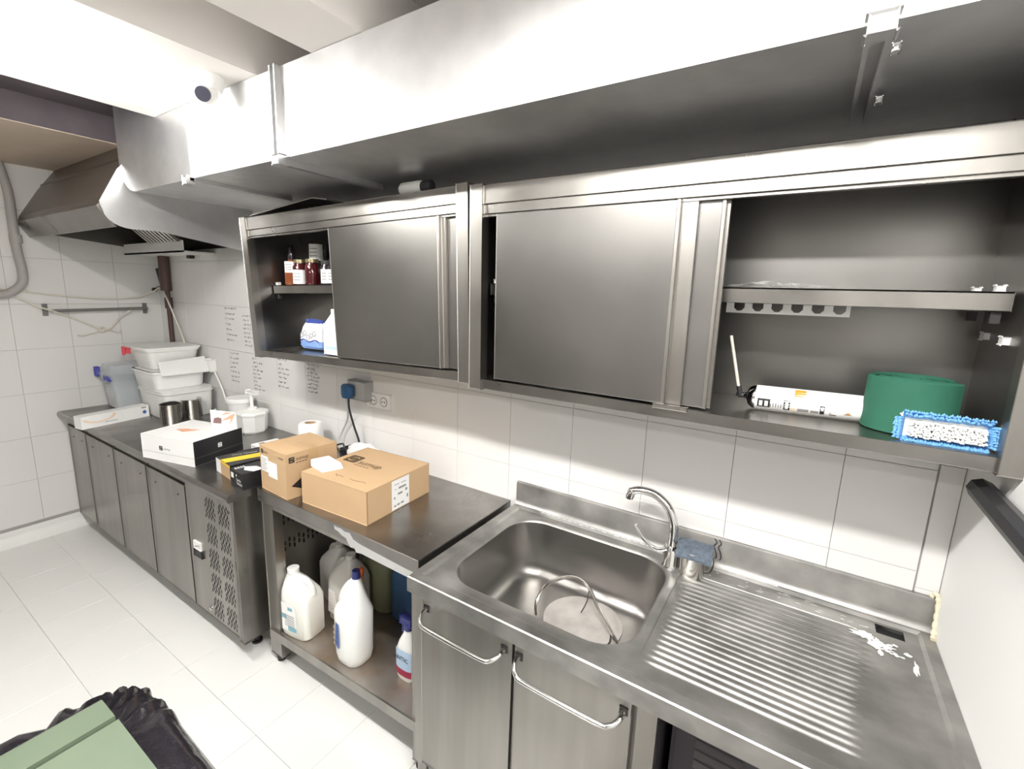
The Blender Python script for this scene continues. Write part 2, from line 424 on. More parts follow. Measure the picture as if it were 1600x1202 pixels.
# ------------------------------------------------------------ security camera
t = thing('security_camera', 'white dome security camera under the ceiling beam beside the duct', 'camera', (-.265, .715, 2.47))
bm = NB(); loft(bm, [(-.265, .715, 2.47, .049, .049, 2), (-.265, .715, 2.452, .049, .049, 2), (-.265, .715, 2.425, .039, .039, 2)], 28)
obj('base', bm, WPLAST, t, smooth=True)
bm = NB(); bmesh.ops.create_uvsphere(bm, u_segments=24, v_segments=14, radius=.036); bmesh.ops.translate(bm, vec=P(-.265, .725, 2.418), verts=bm.verts)
b_ = obj('ball', bm, WPLAST, t, smooth=True)
dirv = (Vector((.55, -.62, -.42))).normalized()
bm = NB(); bmesh.ops.create_cone(bm, cap_ends=True, segments=24, radius1=.024, radius2=.024, depth=.01)
q = dirv.to_track_quat('Z', 'Y').to_matrix().to_4x4(); q.translation = P(-.265, .725, 2.418)+dirv*.034
bmesh.ops.transform(bm, matrix=q, verts=bm.verts); obj('lens', bm, LENS, b_)
# ------------------------------------------------------------ wall cabinets
def cabinet(name, label, corners, Wd, Ht, D, doors, shelf, rightend):
    BL, BR, TL, TR = corners
    def wp(bm):
        for v in bm.verts:
            u, s = v.co.x/Wd, v.co.z/Ht
            x = (1-s)*((1-u)*BL[0]+u*BR[0])+s*((1-u)*TL[0]+u*TR[0])
            z = (1-s)*((1-u)*BL[1]+u*BR[1])+s*((1-u)*TL[1]+u*TR[1])
            v.co.x, v.co.z = x, z
        return bm
    t = thing(name, label, 'cabinet', ((BL[0]+BR[0])/2, .01, BL[1]))
    def part(n, boxes, m, parent=None, bev=0):
        bm = NB()
        for b in boxes: box(bm, *b, bev=bev)
        return obj(n, wp(bm), m, parent or t)
    part('back_panel', [(.01, Wd-.01, 0, .006, .005, Ht-.005)], STEELD)
    part('side_panel', [(.006, .02, 0, D-.03, .004, Ht-.004)], STEELD)
    part('side_panel', [(Wd-.045, Wd-.031, 0, D-.03, .004, Ht-.004)], STEELD)
    part('top_panel', [(.01, Wd-.01, 0, D-.012, Ht-.012, Ht-.002)], STEEL)
    part('bottom_panel', [(.01, Wd-.01, .004, D-.03, .020, .031), (.01, Wd-.01, D-.03, D-.004, 0, .033)], STEEL, bev=.0015)
    part('post', [(0, .05, D-.03, D+.005, -.003, Ht+.004)], STEELV, bev=.002)
    part('post', [(Wd-.05, Wd, D-.03, D+.005, -.003, Ht+.004)], STEELV, bev=.002)
    part('fascia', [(.05, Wd-.05, D-.014, D-.001, Ht-.058, Ht)], STEEL, bev=.0015)
    part('door_track', [(.05, Wd-.05, D-.02, D-.006, Ht-.088, Ht-.0585)], STEEL, bev=.001)
    part('door_track', [(.05, Wd-.05, D-.03, D-.012, Ht-.096, Ht-.0885)], STEEL)
    for (x0, x1, dd0, strip) in doors:
        dr = part('door', [(x0, x1, D-dd0-.016, D-dd0, .040, Ht-.090)], STEELD, bev=.0015)
        part('handle_strip', [(x1-.004, x1+.005, D-dd0-.016, D-dd0+.006, .040, Ht-.090), (x1+.005, x1+strip, D-dd0-.016, D-dd0-.008, .040, Ht-.090)], STEELV, dr, bev=.001)
    z0, z1, ds, x0, x1 = shelf
    sh = part('shelf', [(x0, x1, .006, ds, z1-.004, z1), (x0, x1, ds-.01, ds, z0, z1)], STEEL, bev=.001)
    for bx, bd in ((x1-.02, ds-.02), (x1-.02, .06), (x0+.012, ds-.02)):
        part('bolt_head', [(bx-.006, bx+.008, bd-.007, bd+.007, z1, z1+.012)], WPLAST, sh, bev=.003)
        part('bracket', [(bx-.006, bx+.01, bd-.008, bd+.008, z0-.026, z0-.003)], IRON, sh)
    return t, part
cabL, partL = cabinet('wall_cabinet', 'left stainless steel wall cabinet with jars and bags behind its half-open sliding door',
    ((-.793, 1.408), (.591, 1.446), (-.856, 2.092), (.572, 2.118)), 1.40, .68, .32,
    [(.655, 1.262, .008, .024), (.74, 1.335, .026, .012)], (.318, .360, .20, .03, 1.35), False)
cabR, partR = cabinet('wall_cabinet', 'right stainless steel wall cabinet over the sink with its right half open',
    ((.598, 1.434), (1.975, 1.434), (.589, 2.105), (1.972, 2.103)), 1.375, .67, .33,
    [(.098, .662, .008, .046), (.25, .766, .027, .014)], (.322, .362, .25, .03, 1.315), True)
partR('door_stop', [(.64, .73, .325, .335, .028, .040)], STEELV, None, .002)
for zz, dd_ in ((.26, .214), (.262, .075)):
    partR('screw', [(1.317, 1.331, dd_-.008, dd_+.008, zz-.008, zz+.008)], WPLAST, None, .003)
# ------------------------------------------------------------ contents of the left cabinet
def jar(name, label, x, d, z, r, h, body, lid, lab, cat='jar', n=20, neck=.8, group=None, labm=None):
    t = thing(name, label, cat, (x, d, z), group=group)
    bm = NB(); loft(bm, [(x, d, z, r*.92, r*.92, 2), (x, d, z+.006, r, r, 2), (x, d, z+h*.72, r, r, 2), (x, d, z+h*.82, r*neck, r*neck, 2), (x, d, z+h*.88, r*neck, r*neck, 2)], n)
    obj('glass_body', bm, body, t, smooth=True)
    bm = NB(); cyl(bm, x, d, z+h*.87, z+h, r*neck*1.08, n); obj('lid', bm, lid, t, smooth=True)
    if lab:
        z0, z1, a0, a1 = lab; bm = NB(); k = 9; rr = r*1.015
        V = [[bm.verts.new(P(x+rr*math.sin(a0+(a1-a0)*i/k), d+rr*math.cos(a0+(a1-a0)*i/k), z+h*zz)) for i in range(k+1)] for zz in (z0, z1)]
        for i in range(k): bm.faces.new((V[0][i], V[0][i+1], V[1][i+1], V[1][i]))
        lo = obj('paper_label', bm, labm or WCARD, t, smooth=True)
        bm = NB()
        for q in range(3):
            zz = z+h*(z0+(z1-z0)*(.25+.22*q)); rr = r*1.03
            V = [[bm.verts.new(P(x+rr*math.sin(a0+(a1-a0)*(.15+.07*i)), d+rr*math.cos(a0+(a1-a0)*(.15+.07*i)), zz+dz)) for i in range(8)] for dz in (0, .004)]
            for i in range(7): bm.faces.new((V[0][i], V[0][i+1], V[1][i+1], V[1][i]))
        obj('label_print', bm, INKG, lo)
    return t
ZS = 1.774
t = jar('syrup_bottle', 'amber bottle with a dark neck and cream label at the left end of the shelf', -.735, .13, ZS, .036, .15, GLASSB, GLASSK, (.42, .80, -.2, 1.6), 'bottle', neck=.45)
bm = NB(); cyl(bm, -.735, .13, ZS+.148, ZS+.205, .016, 16, r1=.012); obj('neck', bm, GLASSK, t, smooth=True)
jar('preserve_jar', 'dark red jar with a white and blue label next to the amber bottle', -.645, .14, ZS, .037, .128, GLASSR, GOLD, (.05, .6, -.5, 1.7))
jar('preserve_jar', 'dark red jar with a gold lid and no paper label on the upper shelf', -.545, .14, ZS, .037, .130, GLASSR, GOLD, None)
jar('preserve_jar', 'near-black jar with a narrow white label behind the red jar', -.455, .12, ZS, .035, .122, GLASSK, BLACKP, (.1, .65, -.1, 1.2))
jar('preserve_jar', 'near-black jar with a broad white label beside the sliding door', -.365, .14, ZS, .037, .125, GLASSK, BLACKP, (.1, .62, -.5, 1.7))
jar('storage_jar', 'tall dark jar with a pale grey label standing behind the red jars', -.62, .055, ZS, .040, .215, GLASSK, BLACKP, (.60, .98, -.4, 1.7))
t = thing('jug', 'white plastic jug whose handle shows beside the sliding door', 'jug', (-.24, .12, ZS))
bm = NB(); loft(bm, [(-.235, .12, ZS, .06, .06, 3.5), (-.235, .12, ZS+.02, .065, .065, 3.5), (-.235, .12, ZS+.21, .065, .065, 3.5), (-.235, .12, ZS+.235, .05, .05, 3)], 28)
obj('jug_body', bm, WPLAST, t, smooth=True)
bm = NB(); tube(bm, smooth_pts([(-.295, .14, ZS+.21), (-.345, .15, ZS+.205), (-.365, .15, ZS+.17), (-.355, .15, ZS+.12), (-.32, .145, ZS+.08), (-.293, .14, ZS+.085)]), .009, 10)
obj('handle', bm, WPLAST, t, smooth=True)
# bags
def rumple(bm, amp, seed):
    rnd = random.Random(seed)
    for v in bm.verts: v.co += Vector((rnd.uniform(-1, 1), rnd.uniform(-1, 1), rnd.uniform(-.6, .6)))*amp
t = thing('flour_bag', 'crumpled blue and white paper bag on the bottom of the left cabinet', 'bag', (-.53, .14, 1.456))
bm = NB(); zb = 1.456
loft(bm, [(-.53, .14, zb, .085, .04, 5), (-.53, .14, zb+.012, .092, .046, 5), (-.53, .14, zb+.04, .092, .046, 5), (-.528, .14, zb+.075, .088, .045, 4), (-.525, .14, zb+.105, .085, .042, 4), (-.53, .14, zb+.13, .075, .025, 3), (-.55, .14, zb+.148, .06, .010, 2.5)], 26, mis=[1, 1, 0, 0, 0, 2, 2, 2])
rumple(bm, .0035, 3); obj('paper_body', bm, [BAGW, BAGB, BAGN], t, fix=True)
bm = NB()
for k in range(5):
    cx = -.585+.026*k; zz = zb+.07+.012*math.sin(k*2.1)
    tube(bm, [(cx+.012*math.cos(a), .192, zz+.012*math.sin(a)) for a in [2*PI*i/10 for i in range(10)]], .0016, 4, closed=True)
obj('printed_lettering', bm, INKG, t)
bm = NB(); tube(bm, [(-.60+.018*k, .188, zb+.042+.006*math.sin(k*1.2)) for k in range(9)], .003, 5); obj('printed_wave', bm, BAGN, t)
t = thing('milk_carton', 'white gable-topped carton against the edge of the sliding door', 'carton', (-.245, .225, 1.46))
bm = NB(); box(bm, -.295, -.195, .18, .27, 1.462, 1.60, bev=.003)
prism(bm, [(.18, 1.60), (.27, 1.60), (.230, 1.645), (.230, 1.668), (.220, 1.668), (.220, 1.645)], 'x', -.293, -.197)
obj('carton_body', bm, WCARD, t)
bm = NB()
for xx in (-.275, -.245): box(bm, xx, xx+.003, .2702, .2708, 1.53, 1.60)
box(bm, -.285, -.21, .2702, .2708, 1.485, 1.50); obj('printed_lines', bm, PALEB, t)
# on top of the left cabinet
t = thing('metal_sheet', 'thin bent metal sheet lying on top of the left wall cabinet', 'sheet', (-.5, .28, 2.10))
bm = NB(); quad_pts = [(-.80, .300, 2.103), (-.27, .322, 2.140), (-.20, .300, 2.132)]
for a, b in zip(quad_pts[:-1], quad_pts[1:]):
    vs = [P(a[0], a[1], a[2]), P(b[0], b[1], b[2]), P(b[0], .08, b[2]), P(a[0], .08, a[2])]
    lo = [bm.verts.new(v) for v in vs]; hi = [bm.verts.new(v+Vector((0, 0, .005))) for v in vs]
    bm.faces.new(lo); bm.faces.new(hi[::-1])
    for i in range(4): bm.faces.new((lo[i], lo[(i+1) % 4], hi[(i+1) % 4], hi[i]))
obj('bent_sheet', bm, STEEL, t)
t = thing('bottle', 'small white bottle with a dark cap lying on top of the left wall cabinet', 'bottle', (.28, .26, 2.115))
bm = NB()
def hcyl(bm, x0, x1, d, z, rs, n=20, dslope=0, mi=0, zslope=0):
    k = len(rs)-1; rings = []
    for i, (tt, r) in enumerate(rs):
        x = x0+(x1-x0)*tt; dd_ = d+dslope*tt; zz = z+zslope*tt
        rings.append([bm.verts.new(P(x, dd_+r*math.cos(2*PI*j/n), zz+r*math.sin(2*PI*j/n))) for j in range(n)])
    for i in range(k):
        for j in range(n):
            f = bm.faces.new((rings[i][j], rings[i][(j+1) % n], rings[i+1][(j+1) % n], rings[i+1][j])); f.material_index = mi
    bm.faces.new(rings[0]).material_index = mi; bm.faces.new(rings[-1][::-1]).material_index = mi
    return bm
hcyl(bm, .20, .315, .26, 2.142, [(0, .008), (.02, .018), (.12, .026), (.9, .026), (1, .022)]); obj('bottle_body', bm, WPLAST, t, smooth=True)
bm = NB(); hcyl(bm, .315, .36, .26, 2.142, [(0, .022), (.9, .022), (1, .016)]); obj('cap', bm, BLACKP, t, smooth=True)
# ------------------------------------------------------------ contents of the right cabinet
ZR = 1.467
t = thing('foam_can', 'white and orange spray foam can lying on its side in the right cabinet', 'can', (1.58, .17, ZR), rz=0)
cz = ZR+.034; bm = NB()
hcyl(bm, 1.465, 1.715, .175, cz, [(0, .016), (.0, .022), (.01, .030), (.045, .0325), (.99, .0325), (1, .030)], 28, dslope=-.02)
obj('can_body', bm, WCARD, t, smooth=True)
bm = NB(); hcyl(bm, 1.443, 1.475, .1755, cz, [(0, .006), (.3, .010), (.45, .024), (.8, .0325), (1, .0328)], 24); obj('metal_dome', bm, CHROME, t, smooth=True)
bm = NB(); hcyl(bm, 1.425, 1.445, .1755, cz, [(0, .004), (.5, .009), (1, .007)], 12); obj('valve', bm, BLACKP, t, smooth=True)
def can_patch(bm, x0, x1, a0, a1, off, mi):
    k = 6; rr = .0325+off
    V = [[bm.verts.new(P(xx, .175-.02*(xx-1.465)/.235+rr*math.cos(math.radians(a0+(a1-a0)*i/k)), cz+rr*math.sin(math.radians(a0+(a1-a0)*i/k)))) for i in range(k+1)] for xx in (x0, x1)]
    for i in range(k): bm.faces.new((V[0][i], V[0][i+1], V[1][i+1], V[1][i])).material_index = mi
bm = NB()
can_patch(bm, 1.565, 1.590, 22, 70, .0004, 0); can_patch(bm, 1.560, 1.638, -48, 16, .0004, 1); can_patch(bm, 1.655, 1.714, -48, 6, .0004, 0)
can_patch(bm, 1.572, 1.622, -30, 4, .0007, 2); can_patch(bm, 1.575, 1.600, -44, -26, .0010, 4); can_patch(bm, 1.604, 1.622, -44, -28, .0010, 4)
can_patch(bm, 1.482, 1.512, -42, 4, .0004, 3); can_patch(bm, 1.486, 1.494, -34, -6, .0008, 2); can_patch(bm, 1.499, 1.507, -34, -6, .0008, 2)
for k in range(6): can_patch(bm, 1.512+.006*k, 1.515+.006*k, -38, -18+3*(k % 3), .0004, 4)
can_patch(bm, 1.543, 1.558, -46, 6, .0004, 3); can_patch(bm, 1.547, 1.554, -38, -2, .0008, 2)
can_patch(bm, 1.624, 1.634, -46, 0, .0008, 3); can_patch(bm, 1.626, 1.632, -24, -6, .0011, 2); can_patch(bm, 1.645, 1.66, -46, -30, .0006, 3)
can_patch(bm, 1.676, 1.692, -32, -16, .0008, 3); can_patch(bm, 1.680, 1.688, -28, -20, .0011, 0)
can_patch(bm, 1.63, 1.637, 16, 34, .0004, 1); can_patch(bm, 1.652, 1.66, 16, 34, .0004, 4)
obj('printed_label', bm, [ORANGE, PEACHL, WCARD, INKB, INKG], t)
bm = NB(); tube(bm, [(1.436, .178, cz+.004), (1.428, .182, cz+.03), (1.398, .20, cz+.165)], .0042, 10)
t = thing('nozzle_tube', 'thin cream applicator straw standing up beside the spray foam can', 'tube', (1.43, .182, cz))
obj('straw', bm, CORD, t, smooth=True)
bm = NB(); tube(bm, [(1.437, .178, cz-.002), (1.430, .181, cz+.025)], .0065, 10); obj('connector', bm, BLACKP, t, smooth=True)
# rolled green mat (spiral)
t = thing('rubber_mat_roll', 'thick green rubber mat rolled up and standing on its edge in the right cabinet', 'mat', (1.80, .17, ZR))
bm = NB(); outr, innr = [], []
nturn = 3.1; N = 110
for i in range(N+1):
    a = 2*PI*nturn*i/N+.6; f = 1-.22*(i/N)*nturn
    if f < .12: f = .12
    outr.append((1.797+.096*f*math.cos(a), .175+.085*f*math.sin(a)))
    g = f-.115
    innr.append((1.797+.096*g*math.cos(a), .175+.085*g*math.sin(a)))
zt_, zb_ = ZR+.128, ZR+.001
VO = [[bm.verts.new(P(p[0], p[1], z)) for p in outr] for z in (zb_, zt_-.004)]; VI = [[bm.verts.new(P(p[0], p[1], z)) for p in innr] for z in (zb_, zt_-.004)]
VT = [bm.verts.new(P((a[0]+b[0])/2, (a[1]+b[1])/2, zt_)) for a, b in zip(outr, innr)]
for i in range(N):
    bm.faces.new((VO[0][i], VO[0][i+1], VO[1][i+1], VO[1][i])); bm.faces.new((VI[0][i+1], VI[0][i], VI[1][i], VI[1][i+1]))
    bm.faces.new((VO[1][i], VO[1][i+1], VT[i+1], VT[i])); bm.faces.new((VT[i], VT[i+1], VI[1][i+1], VI[1][i]))
    bm.faces.new((VO[0][i+1], VO[0][i], VI[0][i], VI[0][i+1]))
obj('rolled_mat', bm, GREENM, t, smooth=True)
# brush head
t = thing('brush_head', 'blue and white bristled brush head lying on the front edge of the right cabinet', 'brush', (1.845, .285, ZR))
bx0, bx1 = 1.772, 1.918
bm = NB(); box(bm, bx0+.005, bx1-.005, .262, .285, ZR+.004, ZR+.052, bev=.006, seg=2); obj('brush_block', bm, BRW, t)
def bristles(bm, mi, pts, L, tilt):
    rnd = random.Random(5)
    for (x, z, dx, dz) in pts:
        p0 = P(x, .283, z); p1 = P(x+dx*L+rnd.uniform(-.002, .002), .283+L*tilt+rnd.uniform(-.002, .002), z+dz*L+rnd.uniform(-.002, .002)); s = .0021
        a = [bm.verts.new(p0+Vector(o)) for o in ((-s, 0, -s), (s, 0, -s), (0, 0, s))]; b = [bm.verts.new(p1+Vector(o)) for o in ((-s*1.3, 0, -s), (s*1.3, 0, -s), (0, 0, s*1.3))]
        for i in range(3): bm.faces.new((a[i], a[(i+1) % 3], b[(i+1) % 3], b[i]))
        bm.faces.new(b)
    return bm
pin = [(bx0+.014+.0036*i+.0018*(j % 2), ZR+.013+.0038*j, 0, .1) for i in range(34) for j in range(9)]
obj('white_bristles', bristles(NB(), 0, pin, .024, 1), BRW, t)['kind'] = 'stuff'
pr_ = []
for i in range(52):
    x = bx0+.004+.0027*i
    for k in range(2): pr_ += [(x, ZR+.050, 0, .5+.3*k), (x, ZR+.008, 0, -.18-.2*k)]
for j in range(16):
    z = ZR+.008+.0028*j
    for k in range(2): pr_ += [(bx0+.006, z, -.5-.3*k, 0), (bx1-.008, z, .4+.35*k, .1)]
obj('blue_bristles', bristles(NB(), 0, pr_, .022, .9), BRB, t)['kind'] = 'stuff'
# slotted steel strip behind the shelf edge, crumpled wrap on the shelf
t = thing('slotted_rack', 'pale slotted plastic rack hanging just below the middle shelf of the right cabinet', 'rack', (1.5, .16, 1.75))
bm = NB(); X0, X1, zA, zB = 1.372, 1.655, 1.728, 1.790
nh = 6; pitch = (X1-X0)/(nh+.2)
box(bm, X0, X1, .158, .161, zA, zA+.006)
for k in range(nh+1):
    xc = X0+pitch*k; box(bm, xc, min(xc+pitch*.42, X1), .158, .161, zA+.006, zB)
    if k < nh:
        for sgn, xx in ((1, xc+pitch*.42), (-1, xc+pitch)):
            prism(bm, [(xx, zA+.006), (xx+sgn*.008, zA+.006), (xx, zA+.014)], 'd', .158, .161)
obj('slotted_strip', bm, WPLAST, t)
bm = NB(); box(bm, X0+.01, X1-.01, .09, .155, zA-.001, zA+.003); obj('tray_floor', bm, STEEL, t)
t = thing('plastic_wrap', 'crumpled clear plastic wrap lying on the middle shelf of the right cabinet', 'wrap', (1.48, .18, 1.797))
bm = NB(); nx, ny = 16, 7; rnd = random.Random(11)
G = [[bm.verts.new(P(1.37+.24*i/nx, .10+.12*j/ny, 1.799+max(0, (.018-.012*abs(i/nx-.45)*2)*rnd.random()))) for j in range(ny+1)] for i in range(nx+1)]
for i in range(nx):
    for j in range(ny): bm.faces.new((G[i][j], G[i+1][j], G[i+1][j+1], G[i][j+1]))
obj('crumpled_film', bm, mat('wrap_film', (.8, .8, .78), .15, 0, alpha=.35), t)
# ------------------------------------------------------------ refrigerated counter
ZF = .869
t = thing('refrigerated_counter', 'long stainless steel refrigerated counter with four doors and a grille along the left', 'counter', (-1.6, .35, 0))
XF = -.4485; DF = .645
bm = NB(); prism(bm, [(0, .835), (.690, .835), (.690, .83), (.6985, .838), (.7, .85), (.697, .862), (.688, ZF), (0, ZF)], 'x', XL+.003, -.4205)
obj('worktop', bm, STEELW, t)
bm = NB(); box(bm, XL+.004, XF, .005, DF-.02, .104, .834)
obj('carcass', bm, STEELV, t)
bm = NB(); box(bm, -.929, XF, DF-.0225, DF-.008, .104, .83); obj('front_panel', bm, STEELV, t)
doors = [(XL+.006, -2.337), (-2.329, -1.865), (-1.857, -1.395), (-1.387, -.933)]
for (x0, x1) in doors:
    dr = obj('door', Bx(x0+.004, x1-.004, DF-.0195, DF+.006, .108, .768, bev=.004, seg=2), STEELV, t)
    obj('door_gasket', Bx(x0+.010, x1-.010, DF-.030, DF-.0195, .112, .764), BLACKP, dr)
    for xx in (x0+.10, x1-.09):
        g = NB(); hc = P(xx, DF+.006, .698); bmesh.ops.create_uvsphere(g, u_segments=8, v_segments=6, radius=.0045); bmesh.ops.translate(g, vec=hc, verts=g.verts); obj('rivet', g, IRON, dr)
    obj('grip_recess', Bx(x0+.004, x1-.004, DF-.022, DF-.002, .772, .83), STEELV, t)
gp = obj('grille_panel', Bx(-.925, -.487, DF-.008, DF+.006, .106, .822, bev=.003), STEELV, t)
obj('corner_trim', Bx(-.484, XF+.001, DF-.022, DF+.012, .104, .832, bev=.006, seg=2), STEEL, t)
for ci, (x0, x1) in enumerate(((-.748, -.652), (-.622, -.527))):
    for r in range(5):
        zt2 = .772-.1335*r; v = NB()
        for row in range(4):
            for c in range(7):
                xx = x0+.0065+.0135*c+(0 if row % 2 else .0067)
                if xx+.006 > x1+.006: continue
                zz = zt2-.006-.0265*row-(.0 if c % 2 else .013)
                prism(v, [(xx, zz), (xx+.0032, zz+.003), (xx+.0064, zz), (xx+.0064, zz-.015), (xx+.0032, zz-.018), (xx, zz-.015)], 'd', DF+.0056, DF+.0066)
        obj('vent_slots', v, HOLE, gp)['kind'] = 'stuff'
obj('latch', Bx(-.880, -.815, DF+.004, DF+.014, .452, .492, bev=.002), WPLAST, gp)
obj('latch_recess', Bx(-.885, -.808, DF+.004, DF+.012, .412, .446, bev=.004), BLACKP, gp)
g = NB()
for k in range(3): box(g, -.875+.018*k, -.862+.018*k, DF+.0142, DF+.0146, .460+.006*k, .466+.006*k)
obj('latch_print', g, INKG, gp)
for (xx, zz) in ((-.503, .751), (-.494, .161), (-.767, .153)):
    g = NB(); bmesh.ops.create_uvsphere(g, u_segments=10, v_segments=6, radius=.007 if xx > -.7 else .012); bmesh.ops.translate(g, vec=P(xx, DF+.006, zz), verts=g.verts)
    obj('screw', g, IRON if xx > -.7 else CHROME, gp)
for r, (za, zb3) in enumerate(((.74, .80), (.60, .68), (.46, .54))):
    v = NB()
    for c in range(15):
        dd_ = .09+.026*c
        for q in range(2):
            zz = zb3-.03*q-(.012 if c % 2 else 0); box(v, XF-.001, XF+.0015, dd_, dd_+.009, zz-.022, zz)
    obj('side_vent_slots', v, HOLE, t)['kind'] = 'stuff'
for xx in (XL+.1, -1.9, -1.15, -.55):
    for dd_ in (.08, .55):
        g = NB(); cyl(g, xx, dd_, 0, .104, .016, 12); cyl(g, xx, dd_, 0, .012, .026, 12); obj('foot', g, BLACKP, t)
# ------------------------------------------------------------ prep table
ZT = .877; TX0, TX1, TD = -.388, .585, .5815
t = thing('prep_table', 'low stainless steel work table with an open undershelf between the counter and the sink', 'table', (.1, .3, 0))
bm = NB(); box(bm, TX0, TX1, .003, TD, ZT-.004, ZT, bev=.0015); box(bm, TX0, TX1, TD-.012, TD, ZT-.055, ZT-.004, bev=.001); box(bm, TX1-.01, TX1, .003, TD-.012, ZT-.055, ZT-.004); box(bm, TX0, TX0+.01, .003, TD-.012, ZT-.055, ZT-.004)
obj('tabletop', bm, STEELW, t)
obj('apron', Bx(TX0+.03, TX1-.03, TD-.035, TD-.014, ZT-.085, ZT-.004), STEELV, t)
for x0 in (TX0+.004, TX1-.045):
    for d0 in (.02, TD-.055):
        xw = .085 if (x0 < 0 and d0 > .3) else .04
        lg = obj('leg', Bx(x0, x0+xw if x0 < 0 else x0+.041, d0, d0+.04, .035, ZT-.056, bev=.003), STEELV, t)
        g = NB(); cyl(g, x0+xw/2, d0+.02, 0, .036, .018, 14); obj('rubber_foot', g, RUBBER, lg)
SZ0, SZ1 = .168, .215                                   # the sagging undershelf rises to the right
def shz(x): return SZ0+(SZ1-SZ0)*(x-TX0)/(TX1-TX0)
bm = NB(); prism(bm, [(TX0+.01, SZ0-.004), (TX1-.006, SZ1-.004), (TX1-.006, SZ1), (TX0+.01, SZ0)], 'd', .02, TD-.012)
prism(bm, [(TX0+.01, SZ0-.045), (TX1-.006, SZ1-.045), (TX1-.006, SZ1), (TX0+.01, SZ0)], 'd', TD-.013, TD-.006)
sh = obj('undershelf', bm, RUST, t)
sh.data.materials.append(STEELV); sh.data.polygons.foreach_set('material_index', [0]*6+[1]*(len(sh.data.polygons)-6))
bm = NB(); tp = [(.145, .868), (.16, .862), (.185, .866), (.205, .858), (.235, .862), (.255, .84), (.29, .835), (.56, .822), (.56, .795), (.30, .80), (.27, .795), (.262, .812), (.24, .805), (.225, .82), (.215, .835), (.19, .838), (.17, .848), (.15, .85)]
tp = [(x, min(z-.0, ZT-.012)) for x, z in tp]
prism(bm, tp, 'd', TD+.0004, TD+.0016); obj('torn_tape', bm, TAPEW, t)
# ------------------------------------------------------------ sink unit
ZK, SX0, SD = .880, .6182, .6705
t = thing('sink_unit', 'stainless steel sink unit with a deep basin and a ribbed drainer at the right', 'sink', (1.3, .33, 0))
ZI = .8725                                               # inner deck level
bm = NB()
# raised rim: front, left, back strips with a soft inner slope
xa, xb, da, db = SX0+.030, 1.935, .030, SD-.034
out = [(SX0, .0), (XR-.001, .0), (XR-.001, SD), (SX0, SD)]; inn = [(xa, da), (xb, da), (xb, db), (xa, db)]
inn2 = [(xa+.010, da+.010), (xb-.008, da+.010), (xb-.008, db-.010), (xa+.010, db-.010)]
L = [[bm.verts.new(P(p[0], p[1], z)) for p in ring] for ring, z in ((out, ZK-.052), (out, ZK-.003), ([(SX0+.004, .0), (XR-.001, 0), (XR-.001, SD-.004), (SX0+.004, SD-.004)], ZK), (inn, ZK), (inn2, ZI))]
for a, b in zip(L[:-1], L[1:]):
    for i in range(4): bm.faces.new((a[i], a[(i+1) % 4], b[(i+1) % 4], b[i]))
rim = obj('worktop_rim', bm, SINK, t)
# basin deck: ring from the rounded opening to its rectangle
bx0, bx1, bd0, bd1, br = .690, 1.292, .078, .585, .118
RX0, RX1, RD0, RD1 = xa+.010, 1.322, da+.010, db-.010
def rr_ring(x0, x1, d0, d1, r, n=10):
    pts = []
    for cx, cd, a0 in ((x1-r, d1-r, 0), (x0+r, d1-r, 90), (x0+r, d0+r, 180), (x1-r, d0+r, 270)):
        for k in range(n+1):
            a = math.radians(a0+90*k/n); pts.append((cx+r*math.cos(a), cd+r*math.sin(a)))
    return pts
def to_rect(p):                                          # project ring point to rectangle from its corner centre
    res = []
    n = len(p)//4
    cor = [(RX1, RD1), (RX0, RD1), (RX0, RD0), (RX1, RD0)]
    for c in range(4):
        seg = p[c*n:(c+1)*n]; m = (n-1)/2
        for k, q in enumerate(seg):
            cx, cd = cor[c]
            if k == m or (n % 2 == 0 and k == n//2): res.append((cx, cd)); continue
            first = k < m
            if c in (0, 2): res.append((cx, q[1]) if first else (q[0], cd))
            else: res.append((q[0], cd) if first else (cx, q[1]))
    return res
bm = NB()
base = rr_ring(bx0, bx1, bd0, bd1, br)
def inset(k, dr=0): return rr_ring(bx0+k, bx1-k, bd0+k, bd1-k, max(br-k+dr, .02))
ringsS = [(to_rect(base), ZI), (inset(-.012), ZI-.0005), (inset(-.004), ZI-.003), (inset(.001), ZI-.010)]
Vr = [[bm.verts.new(P(p[0], p[1], z)) for p in ring] for ring, z in ringsS]
for a, b in zip(Vr[:-1], Vr[1:]):
    n = len(a)
    for i in range(n): bm.faces.new((a[i], a[(i+1) % n], b[(i+1) % n], b[i]))
obj('basin_surround', bm, SINK, t, smooth=True)
bm = NB()
ringsB = [(inset(.001), ZI-.010), (inset(.004), ZI-.03), (inset(.012), .70)]
for k in range(1, 7):
    a = PI/2*k/6; ringsB.append((inset(.012+.05*(1-math.cos(a))), .70-.055*math.sin(a)))
ringsB += [(inset(.12, .02), .6435), (inset(.20, .06), .641)]
Vr = [[bm.verts.new(P(p[0], p[1], z)) for p in ring] for ring, z in ringsB]
for a, b in zip(Vr[:-1], Vr[1:]):
    n = len(a)
    for i in range(n): bm.faces.new((a[i], a[(i+1) % n], b[(i+1) % n], b[i]))
bm.faces.new(Vr[-1])
obj('basin', bm, BASIN, t, smooth=True)
